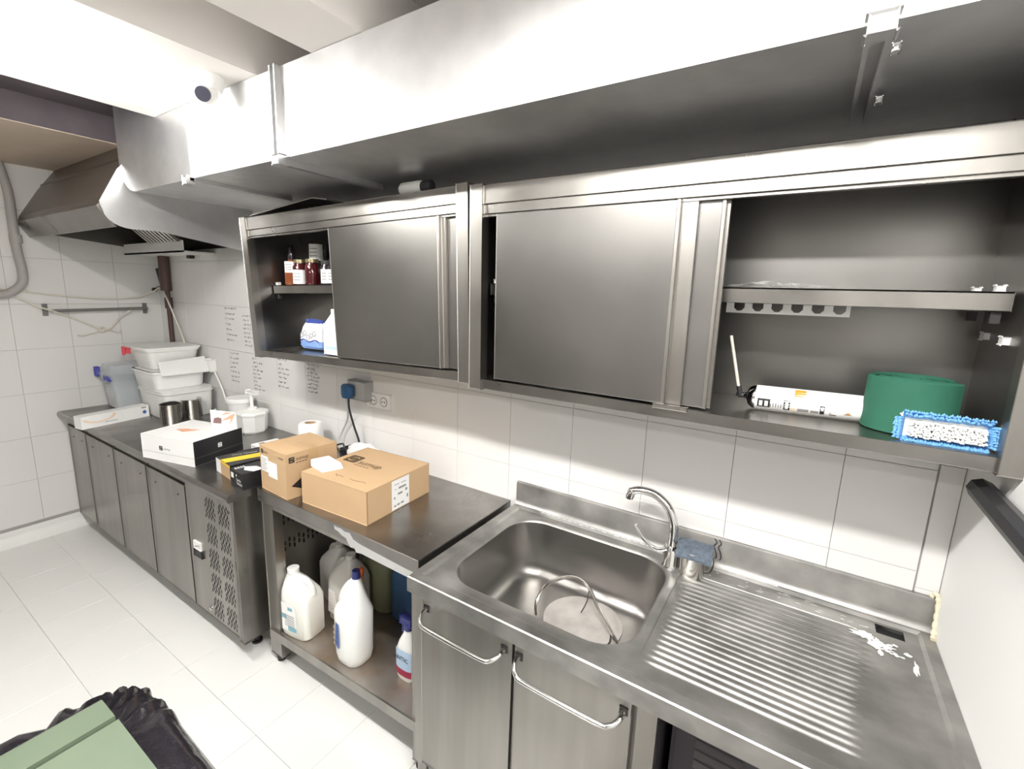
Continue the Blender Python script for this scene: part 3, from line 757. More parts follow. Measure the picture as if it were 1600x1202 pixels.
# drainer: height field with ridges that run along the unit
bm = NB(); nx, ny = 60, 240
gx0, gx1, gd0, gd1 = RX1, xb-.008, RD0, RD1
def hz(x, d):
    z = ZI
    e = min(1, max(0, (x-1.335)/.02))*min(1, max(0, (1.795+.02*math.sin(d*9)-x)/.025))
    dr0, dr1 = .105, .578
    if dr0 < d < dr1:
        ph = (d-dr0)/(dr1-dr0)*20
        z += e*(-.0012+.0048*(.5-.5*math.cos(2*PI*ph))**1.3)-e*.001
    # shallow fall toward the basin
    return z-.002*(1-min(1, abs(d-.33)/.3))*min(1, (gx1-x)/.2)
hx0, hx1, hd0, hd1 = 1.834, 1.896, .050, .094
xs = sorted(set([gx0+(gx1-gx0)*i/nx for i in range(nx+1)]+[hx0, hx1])); ds = sorted(set([gd0+(gd1-gd0)*j/ny for j in range(ny+1)]+[hd0, hd1]))
G = [[bm.verts.new(P(x, d, hz(x, d))) for d in ds] for x in xs]
for i in range(len(xs)-1):
    for j in range(len(ds)-1):
        if hx0-1e-6 <= xs[i] < hx1-1e-6 and hd0-1e-6 <= ds[j] < hd1-1e-6: continue
        bm.faces.new((G[i][j], G[i+1][j], G[i+1][j+1], G[i][j+1]))
obj('ribbed_drainer', bm, SINK, t, smooth=True)
bm = NB(); box(bm, hx0-.003, hx1+.003, hd0-.003, hd1+.003, ZI-.06, ZI-.012); obj('overflow_slot', bm, HOLE, t)
bm = NB(); prism(bm, [(-.001, ZK-.004), (-.001, .9775), (.012, .9775), (.0145, .972), (.0145, ZK+.02), (.018, ZK+.008), (.026, ZK+.001), (.026, ZK-.004)], 'x', SX0+.003, XR-.002)
obj('backsplash', bm, SINK, t, smooth=True)
# limescale and white crust near the slot
rnd = random.Random(4)
def blob(bm, x, d, z, rx, rd, seed, n=14, h=.0012):
    r_ = random.Random(seed); ring = [bm.verts.new(P(x+rx*math.cos(2*PI*i/n)*r_.uniform(.55, 1.15), d+rd*math.sin(2*PI*i/n)*r_.uniform(.55, 1.15), z)) for i in range(n)]
    c = bm.verts.new(P(x, d, z+h))
    for i in range(n): bm.faces.new((ring[i], ring[(i+1) % n], c))
bm = NB()
for (x, d, rx, rd) in ((1.80, .125, .034, .016), (1.825, .155, .020, .020), (1.848, .148, .012, .014), (1.87, .13, .008, .006), (1.893, .155, .010, .008), (1.905, .20, .005, .03), (1.835, .185, .006, .016), (1.90, .215, .004, .02)):
    blob(bm, x, d, ZI+.0008, rx, rd, int(x*1000), n=18)
for k in range(70):
    a_ = rnd.random(); x = 1.79+.075*a_+rnd.gauss(0, .008); d = .115+.05*a_+rnd.gauss(0, .009)
    if hx0-.006 < x < hx1+.006 and hd0-.006 < d < hd1+.008: continue
    blob(bm, x, d, ZI+.0006, rnd.uniform(.002, .008), rnd.uniform(.002, .006), k, n=9, h=.0008)
for k in range(40):
    x = rnd.uniform(1.33, 1.9); d = rnd.uniform(.045, .09)
    if hx0-.006 < x < hx1+.006: continue
    blob(bm, x, d, ZI+.0004, rnd.uniform(.003, .014), rnd.uniform(.0008, .002), k+90, n=9, h=.0005)
obj('limescale_crust', bm, LIME, t)['kind'] = 'stuff'
bm = NB()
for k in range(16):
    x = 1.37+.014*k; box(bm, x, x+.0145, .024+.001*math.sin(k), .030+.001*math.cos(k*2), ZK, ZK+.0012)
for k in range(20):
    x = .75+.024*k; box(bm, x, x+.02, .028, .031+.001*math.sin(k*3), ZK-.0003, ZK+.0010)
obj('limescale_line', bm, LIME, t)['kind'] = 'stuff'
# broken corner sealant
bm = NB(); tube(bm, smooth_pts([(1.945, .006, .978), (1.954, .012, .992), (1.959, .02, .975), (1.960, .028, .93), (1.957, .045, .893), (1.956, .06, .884)]), [.004+.003*abs(math.sin(i)) for i in range(31)], 7)
obj('corner_sealant', bm, SILIC, t)
# carcass and doors
D0 = SD-.02
bm = NB(); box(bm, .632, .6595, D0-.03, D0, .175, .8275); box(bm, 1.350, 1.396, D0-.03, D0, .175, .8275); box(bm, .6595, 1.350, D0-.035, D0-.022, .175, .8275)
obj('front_frame', bm, STEELV, t)
bm = NB(); box(bm, .632, .645, .03, D0-.03, .175, .8275); obj('side_panel', bm, STEELV, t)
bm = NB(); box(bm, 1.384, 1.396, .03, D0-.03, .175, .8275); obj('side_panel', bm, DARKM, t)
bm = NB(); box(bm, .645, 1.384, .03, D0-.035, .175, .187); obj('bottom_panel', bm, STEELV, t)
for (x0, x1, hx_0, hx_1) in ((.6625, 1.003, .684, .975), (1.012, 1.338, 1.024, 1.318)):
    dr = obj('door', Bx(x0, x1, D0-.02, D0+.001, .19, .8265, bev=.003), STEELV, t)
    hz_ = .782; pts = smooth_pts([(hx_0, D0, hz_), (hx_0+.001, D0+.026, hz_-.006), (hx_0+.018, D0+.048, hz_-.015), (hx_0+.055, D0+.053, hz_-.020), (hx_1-.055, D0+.053, hz_-.020), (hx_1-.018, D0+.048, hz_-.015), (hx_1-.001, D0+.026, hz_-.006), (hx_1, D0, hz_)], 5)
    g = NB(); tube(g, pts, .0068, 12); h_ = obj('handle', g, CHROME, dr, smooth=True)
    g = NB()
    for hx in (hx_0, hx_1): box(g, hx-.010, hx+.010, D0+.0005, D0+.003, hz_-.010, hz_+.010, bev=.001)
    obj('handle_plate', g, IRON, dr)
for xx in (.65, 1.37, 1.92):
    for dd_ in (.06, D0-.02):
        g = NB(); cyl(g, xx, dd_, .02, .176 if xx < 1.9 else .83, .019, 14)
        lg = obj('leg', g, STEEL, t, smooth=True)
        g = NB(); cyl(g, xx, dd_, 0, .022, .024, 14); obj('rubber_foot', g, RUBBER, lg)
# ------------------------------------------------------------ under-counter machine
t = thing('dishwasher', 'dark under-counter machine with louvres in the open bay below the drainer', 'machine', (1.65, .3, 0))
obj('machine_body', Bx(1.415, 1.90, .05, .54, .06, .80, bev=.008), DARKM, t)
for k in range(9):
    g = NB(); prism(g, [(.541, .755-.03*k), (.552, .745-.03*k), (.548, .738-.03*k), (.541, .744-.03*k)], 'x', 1.47, 1.575)
    obj('louvre', g, LOUV, t)
for xx in (1.45, 1.86):
    for dd_ in (.1, .5):
        g = NB(); cyl(g, xx, dd_, 0, .061, .018, 12); obj('foot', g, RUBBER, t)
# ------------------------------------------------------------ tap
t = thing('mixer_tap', 'chrome mixer tap with a curved swan-neck spout behind the basin', 'tap', (1.282, .085, ZI))
tx, td_ = 1.282, .092
g = NB(); loft(g, [(tx, td_, ZI-.001, .029, .029, 2), (tx, td_, ZI+.006, .029, .029, 2), (tx, td_, ZI+.010, .026, .026, 2), (tx, td_, ZI+.055, .027, .027, 2), (tx-.002, td_, ZI+.070, .020, .020, 2)], 24)
obj('tap_body', g, CHROME, t, smooth=True)
sp_ = smooth_pts([(tx, td_, ZI+.06), (tx+.001, td_, .985), (tx-.003, td_, 1.03), (tx-.025, td_, 1.075), (tx-.07, td_+.003, 1.108), (tx-.12, td_+.006, 1.112), (tx-.150, td_+.008, 1.100)], 7)
g = NB(); tube(g, sp_, [.0160-.003*i/42 for i in range(len(sp_))], 14); spo = obj('spout', g, CHROME, t, smooth=True)
g = NB(); tube(g, [(tx-.146, td_+.008, 1.106), (tx-.153, td_+.008, 1.083), (tx-.154, td_+.008, 1.074)], [.0145, .0150, .0135], 14); obj('aerator', g, CHROME, spo, smooth=True)
g = NB(); tube(g, smooth_pts([(tx-.012, td_+.01, ZI+.06), (tx-.045, td_+.02, ZI+.052), (tx-.085, td_+.028, ZI+.075), (tx-.110, td_+.03, ZI+.105), (tx-.118, td_+.03, ZI+.122)]), .006, 10, flat=(.012, .005)); obj('lever', g, CHROME, t, smooth=True)
# steel cup with scourer, small chain behind
t = thing('steel_mug', 'small stainless steel mug standing on the sink corner beside the tap', 'mug', (1.346, .105, ZI))
mx, md = 1.352, .110
g = NB(); r = .038
loft(g, [(mx, md, ZI, r*.96, r*.96, 2), (mx, md, ZI+.004, r, r, 2), (mx, md, ZI+.088, r, r, 2)], 28, cap=False); 
loft(g, [(mx, md, ZI+.088, r, r, 2), (mx, md, ZI+.088, r-.0015, r-.0015, 2), (mx, md, ZI+.004, r-.002, r-.002, 2)], 28, cap=False)
loft(g, [(mx, md, ZI+.003, r*.96, r*.96, 2), (mx, md, ZI+.001, r*.96, r*.96, 2)], 28)
obj('mug_body', g, CUPS, t, smooth=True)
g = NB(); tube(g, smooth_pts([(mx+r-.002, md-.006, ZI+.078), (mx+r+.020, md-.012, ZI+.074), (mx+r+.024, md-.013, ZI+.05), (mx+r+.016, md-.012, ZI+.022), (mx+r-.001, md-.006, ZI+.018)]), .003, 8, flat=(.006, .002)); obj('handle', g, STEEL, t, smooth=True)
t = thing('scouring_pad', 'grey-blue scouring pad laid over the top of the steel mug', 'sponge', (mx, md, ZI+.09))
g = NB(); n = 14; zp = ZI+.0885
Vt = []
for lay in (0, .007):
    Vt.append([[g.verts.new(P(mx-.054+.108*i/n+.008*j/n, md-.052+.098*j/n, zp+lay-max(0, (j/n-.72))*.055-(.010*max(0, .2-i/n)*3)+.0012*math.sin(i*2.1+j*1.7))) for j in range(n+1)] for i in range(n+1)])
for i in range(n):
    for j in range(n):
        g.faces.new((Vt[0][i][j], Vt[0][i][j+1], Vt[0][i+1][j+1], Vt[0][i+1][j])); g.faces.new((Vt[1][i][j], Vt[1][i+1][j], Vt[1][i+1][j+1], Vt[1][i][j+1]))
for i in range(n):
    for (ii, jj, i2, j2) in ((i, 0, i+1, 0), (i, n, i+1, n), (0, i, 0, i+1), (n, i, n, i+1)):
        g.faces.new((Vt[0][ii][jj], Vt[0][i2][j2], Vt[1][i2][j2], Vt[1][ii][jj]))
obj('pad', g, SPONGE, t)
t = thing('wire_hook', 'thin dark bent wire hanging down the backsplash beside the mug', 'wire', (1.405, .02, .93))
g = NB()
for ox in (0, .014): tube(g, smooth_pts([(1.40+ox, .018, .974), (1.408+ox, .019, .962), (1.400+ox, .019, .948), (1.407+ox, .020, .933), (1.412+ox, .022, .915), (1.408+ox, .023, .905)]), .0016, 6)
obj('wire_loop', g, IRON, t)
# metal hoop and disc in the basin
ZBF = .6415
t = thing('strainer_disc', 'pale stained round disc lying on the bottom of the sink basin', 'disc', (1.06, .27, ZBF))
g = NB(); loft(g, [(1.045, .250, ZBF, .132, .132, 2), (1.045, .250, ZBF+.006, .136, .136, 2), (1.045, .250, ZBF+.008, .130, .130, 2), (1.045, .250, ZBF+.005, .118, .118, 2)], 40); obj('disc_plate', g, SCUM, t, smooth=True)
t = thing('metal_hoop', 'bent flat steel hoop standing on the disc in the sink basin', 'hoop', (1.03, .25, ZBF+.01))
hp = smooth_pts([(.905, .325, ZBF+.014), (.893, .305, ZBF+.05), (.90, .25, ZBF+.085), (.935, .19, ZBF+.098), (.98, .165, ZBF+.10), (1.03, .175, ZBF+.09), (1.09, .225, ZBF+.06), (1.16, .275, ZBF+.028), (1.19, .30, ZBF+.010)], 6)
g = NB(); tube(g, hp, .006, 8, flat=(.0065, .0120)); obj('flat_strip', g, CUPS, t, smooth=True)
g = NB(); tube(g, smooth_pts([(1.035, .178, ZBF+.085), (1.038, .20, ZBF+.05), (1.028, .225, ZBF+.016)]), .0022, 6)
tube(g, smooth_pts([(1.155, .27, ZBF+.030), (1.165, .31, ZBF+.02), (1.150, .335, ZBF+.010)]), .003, 6); obj('wire_pin', g, IRON, t)
# ------------------------------------------------------------ boxes
def boxthing(name, label, cat, corner, deg, w_, dp, h, m, topm=None, lidgap=True, face_m=None):
    # corner = (x, d, z) of the front-right bottom corner; local frame: box spans x in [-w,0], y in [0,dp]
    t = thing(name, label, cat, corner, math.radians(deg))
    g = NB(); box(g, -w_, 0, -dp, 0, 0, h, bev=.0015)
    mats = [m]+([face_m] if face_m else [])
    o = obj('carton', g, mats, t, world=False)
    return t, o
X_, Y_, Z_ = Vector((1, 0, 0)), Vector((0, 1, 0)), Vector((0, 0, 1))
e = .0006
# big cardboard box
W1, D1, H1 = .373, .372, .136
t, o = boxthing('cardboard_box', 'large flat cardboard box with a printed logo on the front edge of the work table', 'box', (.268, .525, ZT), 3.2, W1, D1, H1, CARD)
g = NB(); logo(g, (-.345, .188, H1+e), X_, Y_, .075, 0, 1); obj('printed_logo', g, [INKBR, CARD], t, world=False, fix=False)
plane_text('printed_name', 'sumup', .052, (-.258, .195, H1+e), X_, Y_, INKBR, t, sx=.95)
g = NB(); [patch(g, (-.258+.018*k, .176, H1+e), X_, Y_, .014, .005) for k in range(5)]; obj('printed_small_text', g, INKBR, t, world=False, fix=False)['kind'] = 'stuff'
g = NB(); rnd = random.Random(2)
for a, L_ in ((-.235, .05), (-.15, .09)):
    tube(g, [(a+L_*k/8, -(.055+.006*rnd.uniform(-1, 1)), H1+.0006) for k in range(9)], .0009, 4)
obj('handwritten_note', g, INKBR, t, world=False)
g = NB(); patch(g, (e, .135, .004), Y_, Z_, .105, .126); obj('shipping_label', g, WCARD, t, world=False, fix=False)
g = NB()
for (y, z, w_, h_) in ((.015, .105, .03, .003), (.055, .104, .03, .003), (.015, .085, .015, .002), (.04, .082, .045, .009), (.035, .058, .028, .009), (.012, .045, .008, .010), (.08, .062, .012, .012), (.088, .03, .009, .016), (.012, .012, .012, .008), (.03, .013, .016, .008), (.052, .014, .018, .008)):
    patch(g, (e*2, .135, .004), Y_, Z_, w_, h_, x=y, y=z)
obj('label_print', g, INKG, t, world=False, fix=False)
g = NB(); box(g, -W1-.001, .001, -D1-.001, -D1+.001, H1-.004, H1+.0005); box(g, -W1-.001, -W1+.001, -D1, 0, H1-.004, H1+.0005); box(g, -.0006, .0012, -.004, 0, .0, H1)
obj('flap_edge', g, CARDI, t, world=False)
# upright cardboard box
W2, D2, H2 = .211, .243, .200
t, o = boxthing('cardboard_box', 'upright cardboard box with tape and two white stickers beside the large flat box', 'box', (-.167, .574, ZT), -3, W2, D2, H2, CARD)
g = NB(); logo(g, (-.0+e, .012, .158), Y_, Z_, .026, 0, 1); logo(g, (-.203, -e, .166), X_, Z_, .020, 0, 1); obj('printed_logo', g, [INKB, CARD], t, world=False, fix=False)
plane_text('printed_name', 'sumup', .022, (e, .045, .165), Y_, Z_, INKBR, t); g = NB(); [patch(g, (e, .045+.013*k, .153), Y_, Z_, .010, .004) for k in range(4)]; obj('printed_small_text', g, INKBR, t, world=False, fix=False)['kind'] = 'stuff'
plane_text('printed_small_text', 'sumup', .012, (-.178, -e, .172), X_, Z_, INKBR, t); plane_text('printed_small_text', 'sumup', .014, (-.06, -e, .172), X_, Z_, INKBR, t)
g = NB(); patch(g, (-.205, -e, .085), X_, Z_, .060, .072); patch(g, (-.148, -e*1.5, .07), X_, Z_, .075, .072); obj('sticker', g, WCARD, t, world=False, fix=False)
g = NB()
for k in range(6): patch(g, (-.200, -e*2, .092+.010*k), X_, Z_, .035+.01*(k % 2), .003)
obj('sticker_print', g, INKG, t, world=False, fix=False)
g = NB(); patch(g, (-W2*.0-.14, .10, H2+e), X_, Y_, .14, .052); patch(g, (e, .10, H2-.045), Y_, Z_, .052, .045); obj('packing_tape', g, TAPE, t, world=False, fix=False)
g = NB(); g.faces.new([g.verts.new(Vector((e, y, z))) for y, z in ((.018, .055), (.095, .02), (.095, .10))]); obj('hand_hole', g, BCARD, t, world=False, fix=False)
# torn upright flap of the big box leaning by
t2 = thing('cardboard_flap', 'loose torn piece of cardboard wedged between the two cardboard boxes', 'cardboard', (-.13, .44, ZT))
g = NB(); prism(g, [(-.150, ZT), (-.115, ZT), (-.112, ZT+.10), (-.125, ZT+.155), (-.140, ZT+.13), (-.152, ZT+.10)], 'd', .40, .404); obj('card_piece', g, CARD, t2)
# white box with black end
W3, D3, H3 = .365, .29, .128
t, o = boxthing('gift_box', 'large white box with a black right end standing on the refrigerated counter', 'box', (-.884, .618, ZF), 14.5, W3, D3, H3, WCARD)
g = NB(); patch(g, (e, .001, .001), Y_, Z_, D3-.002, H3-.002); obj('black_end', g, BCARD, t, world=False, fix=False)
g = NB(); logo(g, (e*2, .135, .06), Y_, Z_, .024, 0, 1); obj('printed_logo', g, [WCARD, BCARD], t, world=False, fix=False)
g = NB(); logo(g, (-.24, -e, .055), X_, Z_, .024, 0, 1); obj('printed_logo', g, [INKB, WCARD], t, world=False, fix=False)
plane_text('printed_name', 'sumup', .018, (-.21, -e, .061), X_, Z_, INKG, t)
g = NB(); g.faces.new([g.verts.new(Vector(p)) for p in ((-.275, .12, H3+e), (-.20, .10, H3+e), (-.15, .165, H3+e), (-.24, .15, H3+e))]); obj('printed_patch', g, PEACH, t, world=False, fix=False)
g = NB(); box(g, -W3-.0008, .0008, -D3, .0008, .040, .0408); obj('lid_seam', g, INKG, t, world=False)
# folded card standing on it
ztop = ZF+H3
t = thing('leaflet_card', 'white folded card printed with a peach triangle standing on the white box', 'card', (-1.02, .40, ztop), math.radians(20))
g = NB(); box(g, -.085, .085, -.002, 0, 0, .094); box(g, -.085, -.082, -.04, 0, 0, .090); obj('folded_card', g, WCARD, t, world=False)
g = NB()
for pts, mi in (([(-.02, .035), (.05, .075), (.078, .088), (.060, .05), (.035, .02), (.05, .055)], 0), ([(-.07, .02), (-.015, .022), (-.012, .052), (-.035, .056), (-.062, .048)], 1), ([(-.02, .064), (.02, .078), (.06, .088), (.02, .088)], 0)):
    f = g.faces.new([g.verts.new(Vector((x, -e, z))) for x, z in pts]); f.material_index = mi
g.faces.ensure_lookup_table(); obj('printed_shape', g, [PEACH, MAUVE], t, world=False, fix=False)
# glove box (long, thin) with its dark marks
t = thing('carton_box', 'long thin white carton with peach print at the far left end of the counter', 'box', (-2.11, .36, ZF), math.radians(-80))
# local x along its length away from the wall edge
L4 = .385
g = NB(); box(g, 0, L4, 0, .075, 0, .078, bev=.001); obj('carton', g, WCARD, t, world=False)
o = t
g = NB()
for k in range(8):
    a = math.radians(180+k*20); b_2 = math.radians(180+(k+1)*20)
    P1 = lambda aa, r: Vector((.29+r*1.4*math.cos(aa), e, .068+r*.62*math.sin(aa)))
    g.faces.new([g.verts.new(q) for q in (P1(a, .055), P1(b_2, .055), P1(b_2, .068), P1(a, .068))])
obj('printed_curve', g, PEACHL, t, world=False, fix=False)
g = NB(); bmesh.ops.create_circle(g, cap_ends=True, segments=16, radius=.012, matrix=Matrix.Translation((.028, e, .035)) @ Matrix.Rotation(-PI/2, 4, 'X')); obj('round_print', g, BLUEL, t, world=False, fix=False)
g = NB(); patch(g, (.045, e, .062), -X_, Z_, .03, .008); patch(g, (.26, e, .02), -X_, Z_, .07, .003); obj('printed_text', g, INKG, t, world=False, fix=False)
# black and yellow box, black terminal box, white packet
t, o = boxthing('product_box', 'black box with a yellow band and brown end beside the white box', 'box', (-.575, .600, ZF), -7, .178, .21, .072, BCARD)
g = NB(); patch(g, (-.178, -e, 0), X_, Z_, .062, .072); obj('white_end', g, WCARD, t, world=False, fix=False)
g = NB(); patch(g, (-.118, -e, 0), X_, Z_, .118, .060); obj('brown_end', g, CARD, t, world=False, fix=False)
g = NB(); g.faces.new([g.verts.new(Vector(p)) for p in ((-.120, 0, .072+e), (-.060, 0, .072+e), (-.025, .21, .072+e), (-.085, .21, .072+e))]); patch(g, (-.118, -e*1.5, .060), X_, Z_, .118, .012); obj('yellow_band', g, YEL, t, world=False, fix=False)
plane_text('printed_name', 'sumup Terminal', .017, (-.140, .06, .072+e*2), Vector((.25, 1, 0)), Vector((-1, .25, 0)), WCARD, t)
t, o = boxthing('product_box', 'small black box with white lettering at the front corner of the refrigerated counter', 'box', (-.436, .618, ZF), -4, .122, .13, .070, BCARD)
plane_text('printed_name', 'SumUp\nTerminal', .0165, (-.062, -e, .026), X_, Z_, WCARD, t, sx=.85)
g = NB(); patch(g, (-.115, -e, .030), X_, Z_, .026, .026); obj('white_sticker', g, WCARD, t, world=False, fix=False)
g = NB(); logo(g, (-.066, -e, .046), X_, Z_, .009, 0, 1); obj('printed_logo', g, [WCARD, BCARD], t, world=False, fix=False)
g = NB(); g.faces.new([g.verts.new(Vector(p)) for p in ((-.09, .05, .0706), (-.05, .03, .0706), (-.002, .05, .0706), (-.002, .10, .0706), (-.06, .09, .0706))]); obj('printed_shape', g, WCARD, t, world=False, fix=False)
g = NB(); [patch(g, (-.105, .01+.012*k, .0706), X_, Y_, .02, .007) for k in range(4)]; obj('printed_text', g, WCARD, t, world=False, fix=False)
t, o = boxthing('product_box', 'small white box lying behind the black and yellow box', 'box', (-.72, .36, ZF), -5, .13, .14, .055, WCARD)
g = NB(); patch(g, (-.12, .03, .0556), X_, Y_, .05, .03); obj('printed_patch', g, INKG, t, world=False, fix=False)
# black tray behind the upright box
t = thing('card_reader', 'flat black plastic case lying behind the upright cardboard box', 'case', (-.62, .13, ZF))
obj('case_body', Bx(-.75, -.54, .06, .22, ZF, ZF+.045, bev=.006, seg=2), BLACKP, t)
# little white thing on the big box
t = thing('folded_packet', 'small white folded packet lying on the left edge of the large flat box', 'packet', (-.055, .43, ZT+H1), math.radians(-4))
g = NB(); hh = .032
vs = [(-.062, -.065, 0), (.040, -.075, 0), (.062, .015, 0), (-.045, .022, 0), (-.066, -.062, hh), (.026, -.063, hh-.004), (.046, .010, hh-.006), (-.048, .016, hh)]
V = [g.verts.new(Vector(p)) for p in vs]
for f in ((0, 1, 2, 3), (4, 7, 6, 5), (0, 4, 5, 1), (1, 5, 6, 2), (2, 6, 7, 3), (3, 7, 4, 0)): g.faces.new([V[i] for i in f])
bmesh.ops.bevel(g, geom=list(g.edges), offset=.003, segments=2, affect='EDGES'); obj('packet_body', g, WCARD, t, world=False)
g = NB(); box(g, -.05, .01, .062, .0635, .0225, .0235); obj('fold_line', g, INKG, t, world=False)
# paper roll
t = thing('paper_roll', 'white paper towel roll standing behind the upright cardboard box', 'paper roll', (-.70, .10, ZF+.045))
g = NB(); px_, pd_, pr0 = -.655, .118, .067; z0 = ZF+.046
loft(g, [(px_, pd_, z0, pr0, pr0, 2), (px_, pd_, z0+.005, pr0+.002, pr0+.002, 2), (px_, pd_, z0+.105, pr0-.003, pr0-.003, 2), (px_, pd_, z0+.115, pr0-.010, pr0-.010, 2)], 36, cap=False)
loft(g, [(px_, pd_, z0+.115, pr0-.010, pr0-.010, 2), (px_, pd_, z0+.116, .030, .030, 2), (px_, pd_, z0+.05, .028, .028, 2)], 36, cap=False)
obj('paper', g, PAPER, t, smooth=True)
g = NB(); loft(g, [(px_, pd_, z0, .027, .027, 2), (px_, pd_, z0+.114, .027, .027, 2)], 24, cap=False); loft(g, [(px_, pd_, z0, .022, .022, 2), (px_, pd_, z0+.114, .022, .022, 2)], 24, cap=False); obj('core', g, TAPE, t, smooth=True)
# tangled cables and adapter
t = thing('power_adapter', 'black power adapter block lying among cables at the wall behind the boxes', 'adapter', (-.33, .05, ZT))
obj('adapter_body', Bx(-.44, -.33, .03, .085, ZT, ZT+.038, bev=.008, seg=2), BLACKP, t)
g = NB(); tube(g, smooth_pts([(-.335, .06, ZT+.02), (-.30, .09, ZT+.015), (-.36, .13, ZT+.01), (-.44, .10, ZT+.03), (-.50, .07, ZT+.04), (-.47, .05, ZT+.05), (-.41, .09, ZT+.045)]), .005, 7); obj('lead', g, BLACKP, t, smooth=True)
t = thing('crumpled_paper', 'crumpled white plastic bag behind the large flat cardboard box', 'bag', (-.26, .06, ZT))
g = NB(); bmesh.ops.create_icosphere(g, subdivisions=3, radius=1)
rnd = random.Random(8)
for v in g.verts: v.co = P(-.235+v.co.x*.115*rnd.uniform(.85, 1.1), .105+v.co.y*.055*rnd.uniform(.85, 1.1), max(ZT+.001, ZT+.055+v.co.z*.06*rnd.uniform(.8, 1.15)))
obj('bag_film', g, WPLAST, t)
# ------------------------------------------------------------ tubs and bins on the refrigerated counter
t = thing('pump_tub', 'white octagonal tub with a pump dispenser on the refrigerated counter by the wall', 'tub', (-1.24, .115, ZF))
g = NB(); cx, cd = -1.245, .118
def octo(r, z, ring=8): return [(cx+r*math.cos(2*PI*(k+.5)/8), cd+r*math.sin(2*PI*(k+.5)/8), z) for k in range(8)]
def ring_loft(g, rings, cap=True):
    V = [[g.verts.new(P(*p)) for p in r] for r in rings]; n = len(V[0])
    for a, b in zip(V[:-1], V[1:]):
        for i in range(n): g.faces.new((a[i], a[(i+1) % n], b[(i+1) % n], b[i]))
    if cap: g.faces.new(V[0]); g.faces.new(V[-1])
ring_loft(g, [octo(.072, ZF), octo(.080, ZF+.01), octo(.088, ZF+.118)]); obj('tub_body', g, OPAL, t)
g = NB(); ring_loft(g, [octo(.094, ZF+.112), octo(.095, ZF+.122), octo(.090, ZF+.132), octo(.04, ZF+.142)]); obj('lid', g, WPLAST, t)
g = NB(); cyl(g, cx, cd, ZF+.14, ZF+.155, .028, 20); cyl(g, cx, cd, ZF+.155, ZF+.245, .011, 14); box(g, cx-.035, cx+.055, cd-.012, cd+.012, ZF+.24, ZF+.258, bev=.005, seg=2); obj('pump', g, WPLAST, t, smooth=True)
t = thing('round_tub', 'round translucent white tub standing behind the octagonal pump tub', 'tub', (-1.41, .10, ZF))
g = NB(); loft(g, [(-1.42, .10, ZF, .062, .062, 2), (-1.42, .10, ZF+.15, .075, .075, 2), (-1.42, .10, ZF+.165, .080, .080, 2)], 30); obj('tub_body', g, OPAL, t, smooth=True)
g = NB(); loft(g, [(-1.42, .10, ZF+.163, .083, .083, 2), (-1.42, .10, ZF+.182, .083, .083, 2), (-1.42, .10, ZF+.188, .078, .078, 2)], 30); obj('lid', g, WPLAST, t, smooth=True)
obj('lid_tab', Bx(-1.36, -1.335, .06, .075, ZF+.17, ZF+.18), IRON, t)
# perforated cutlery cylinders
def cutlery(label, x, d):
    t = thing('cutlery_cylinder', label, 'cylinder', (x, d, ZF), group=None)
    g = NB(); r = .060; h = .138
    loft(g, [(x, d, ZF, r-.006, r-.006, 2), (x, d, ZF+.008, r-.001, r-.001, 2), (x, d, ZF+h-.004, r-.001, r-.001, 2), (x, d, ZF+h, r+.002, r+.002, 2)], 36, cap=False)
    loft(g, [(x, d, ZF+h, r+.002, r+.002, 2), (x, d, ZF+h-.004, r-.003, r-.003, 2), (x, d, ZF+.01, r-.003, r-.003, 2)], 36, cap=False)
    loft(g, [(x, d, ZF+.001, r-.006, r-.006, 2), (x, d, ZF+.003, r-.006, r-.006, 2)], 36)
    obj('cylinder_wall', g, CUPS, t, smooth=True)
    g = NB()
    for row in range(9):
        for a0 in (20, 34, 110, 124, -60, -74):
            a = math.radians(a0); c = Vector((math.sin(a), -math.cos(a), 0)); tt = Vector((-c.y, c.x, 0)); O = P(x, d, ZF+.02+.0125*row)+c*(r+.0004)
            g.faces.new([g.verts.new(O+tt*.0032*math.cos(2*PI*k/6)+Vector((0, 0, .0038*math.sin(2*PI*k/6)))) for k in range(6)])
    obj('punched_holes', g, HOLE, t, fix=False)['kind'] = 'stuff'
cutlery('perforated steel cutlery cylinder nearer the front of the counter', -1.785, .355)
cutlery('perforated steel cutlery cylinder nearer the back wall', -1.83, .21)
def bin_box(g, x0, x1, d0, d1, z0, z1, tp=.018, th=.003, rim=.008, pw=7, n=36):
    cx, cd, hx, hd = (x0+x1)/2, (d0+d1)/2, (x1-x0)/2, (d1-d0)/2
    loft(g, [(cx, cd, z0, hx-tp-.006, hd-tp-.006, pw), (cx, cd, z0+.008, hx-tp, hd-tp, pw), (cx, cd, z1-.014, hx-rim, hd-rim, pw), (cx, cd, z1-.013, hx, hd, pw), (cx, cd, z1, hx, hd, pw)], n, cap=False)
    loft(g, [(cx, cd, z1, hx, hd, pw), (cx, cd, z1, hx-rim-th, hd-rim-th, pw), (cx, cd, z0+.006, hx-tp-th, hd-tp-th, pw), (cx, cd, z0+.005, .01, .01, pw)], n, cap=True)
    return g
t = thing('storage_bin', 'clear lidded storage bin with dark blue clips against the left wall', 'bin', (-2.53, .33, ZF))
obj('bin_body', bin_box(NB(), -2.665, -2.405, .19, .46, ZF, 1.105, tp=.03), CLEAR, t, smooth=True)
g = NB(); loft(g, [(-2.535, .325, 1.106, .137, .143, 7), (-2.535, .325, 1.125, .137, .143, 7), (-2.535, .325, 1.145, .120, .126, 6), (-2.535, .325, 1.185, .108, .116, 5), (-2.535, .325, 1.19, .09, .10, 5)], 36); obj('lid', g, CLEAR, t, smooth=True)
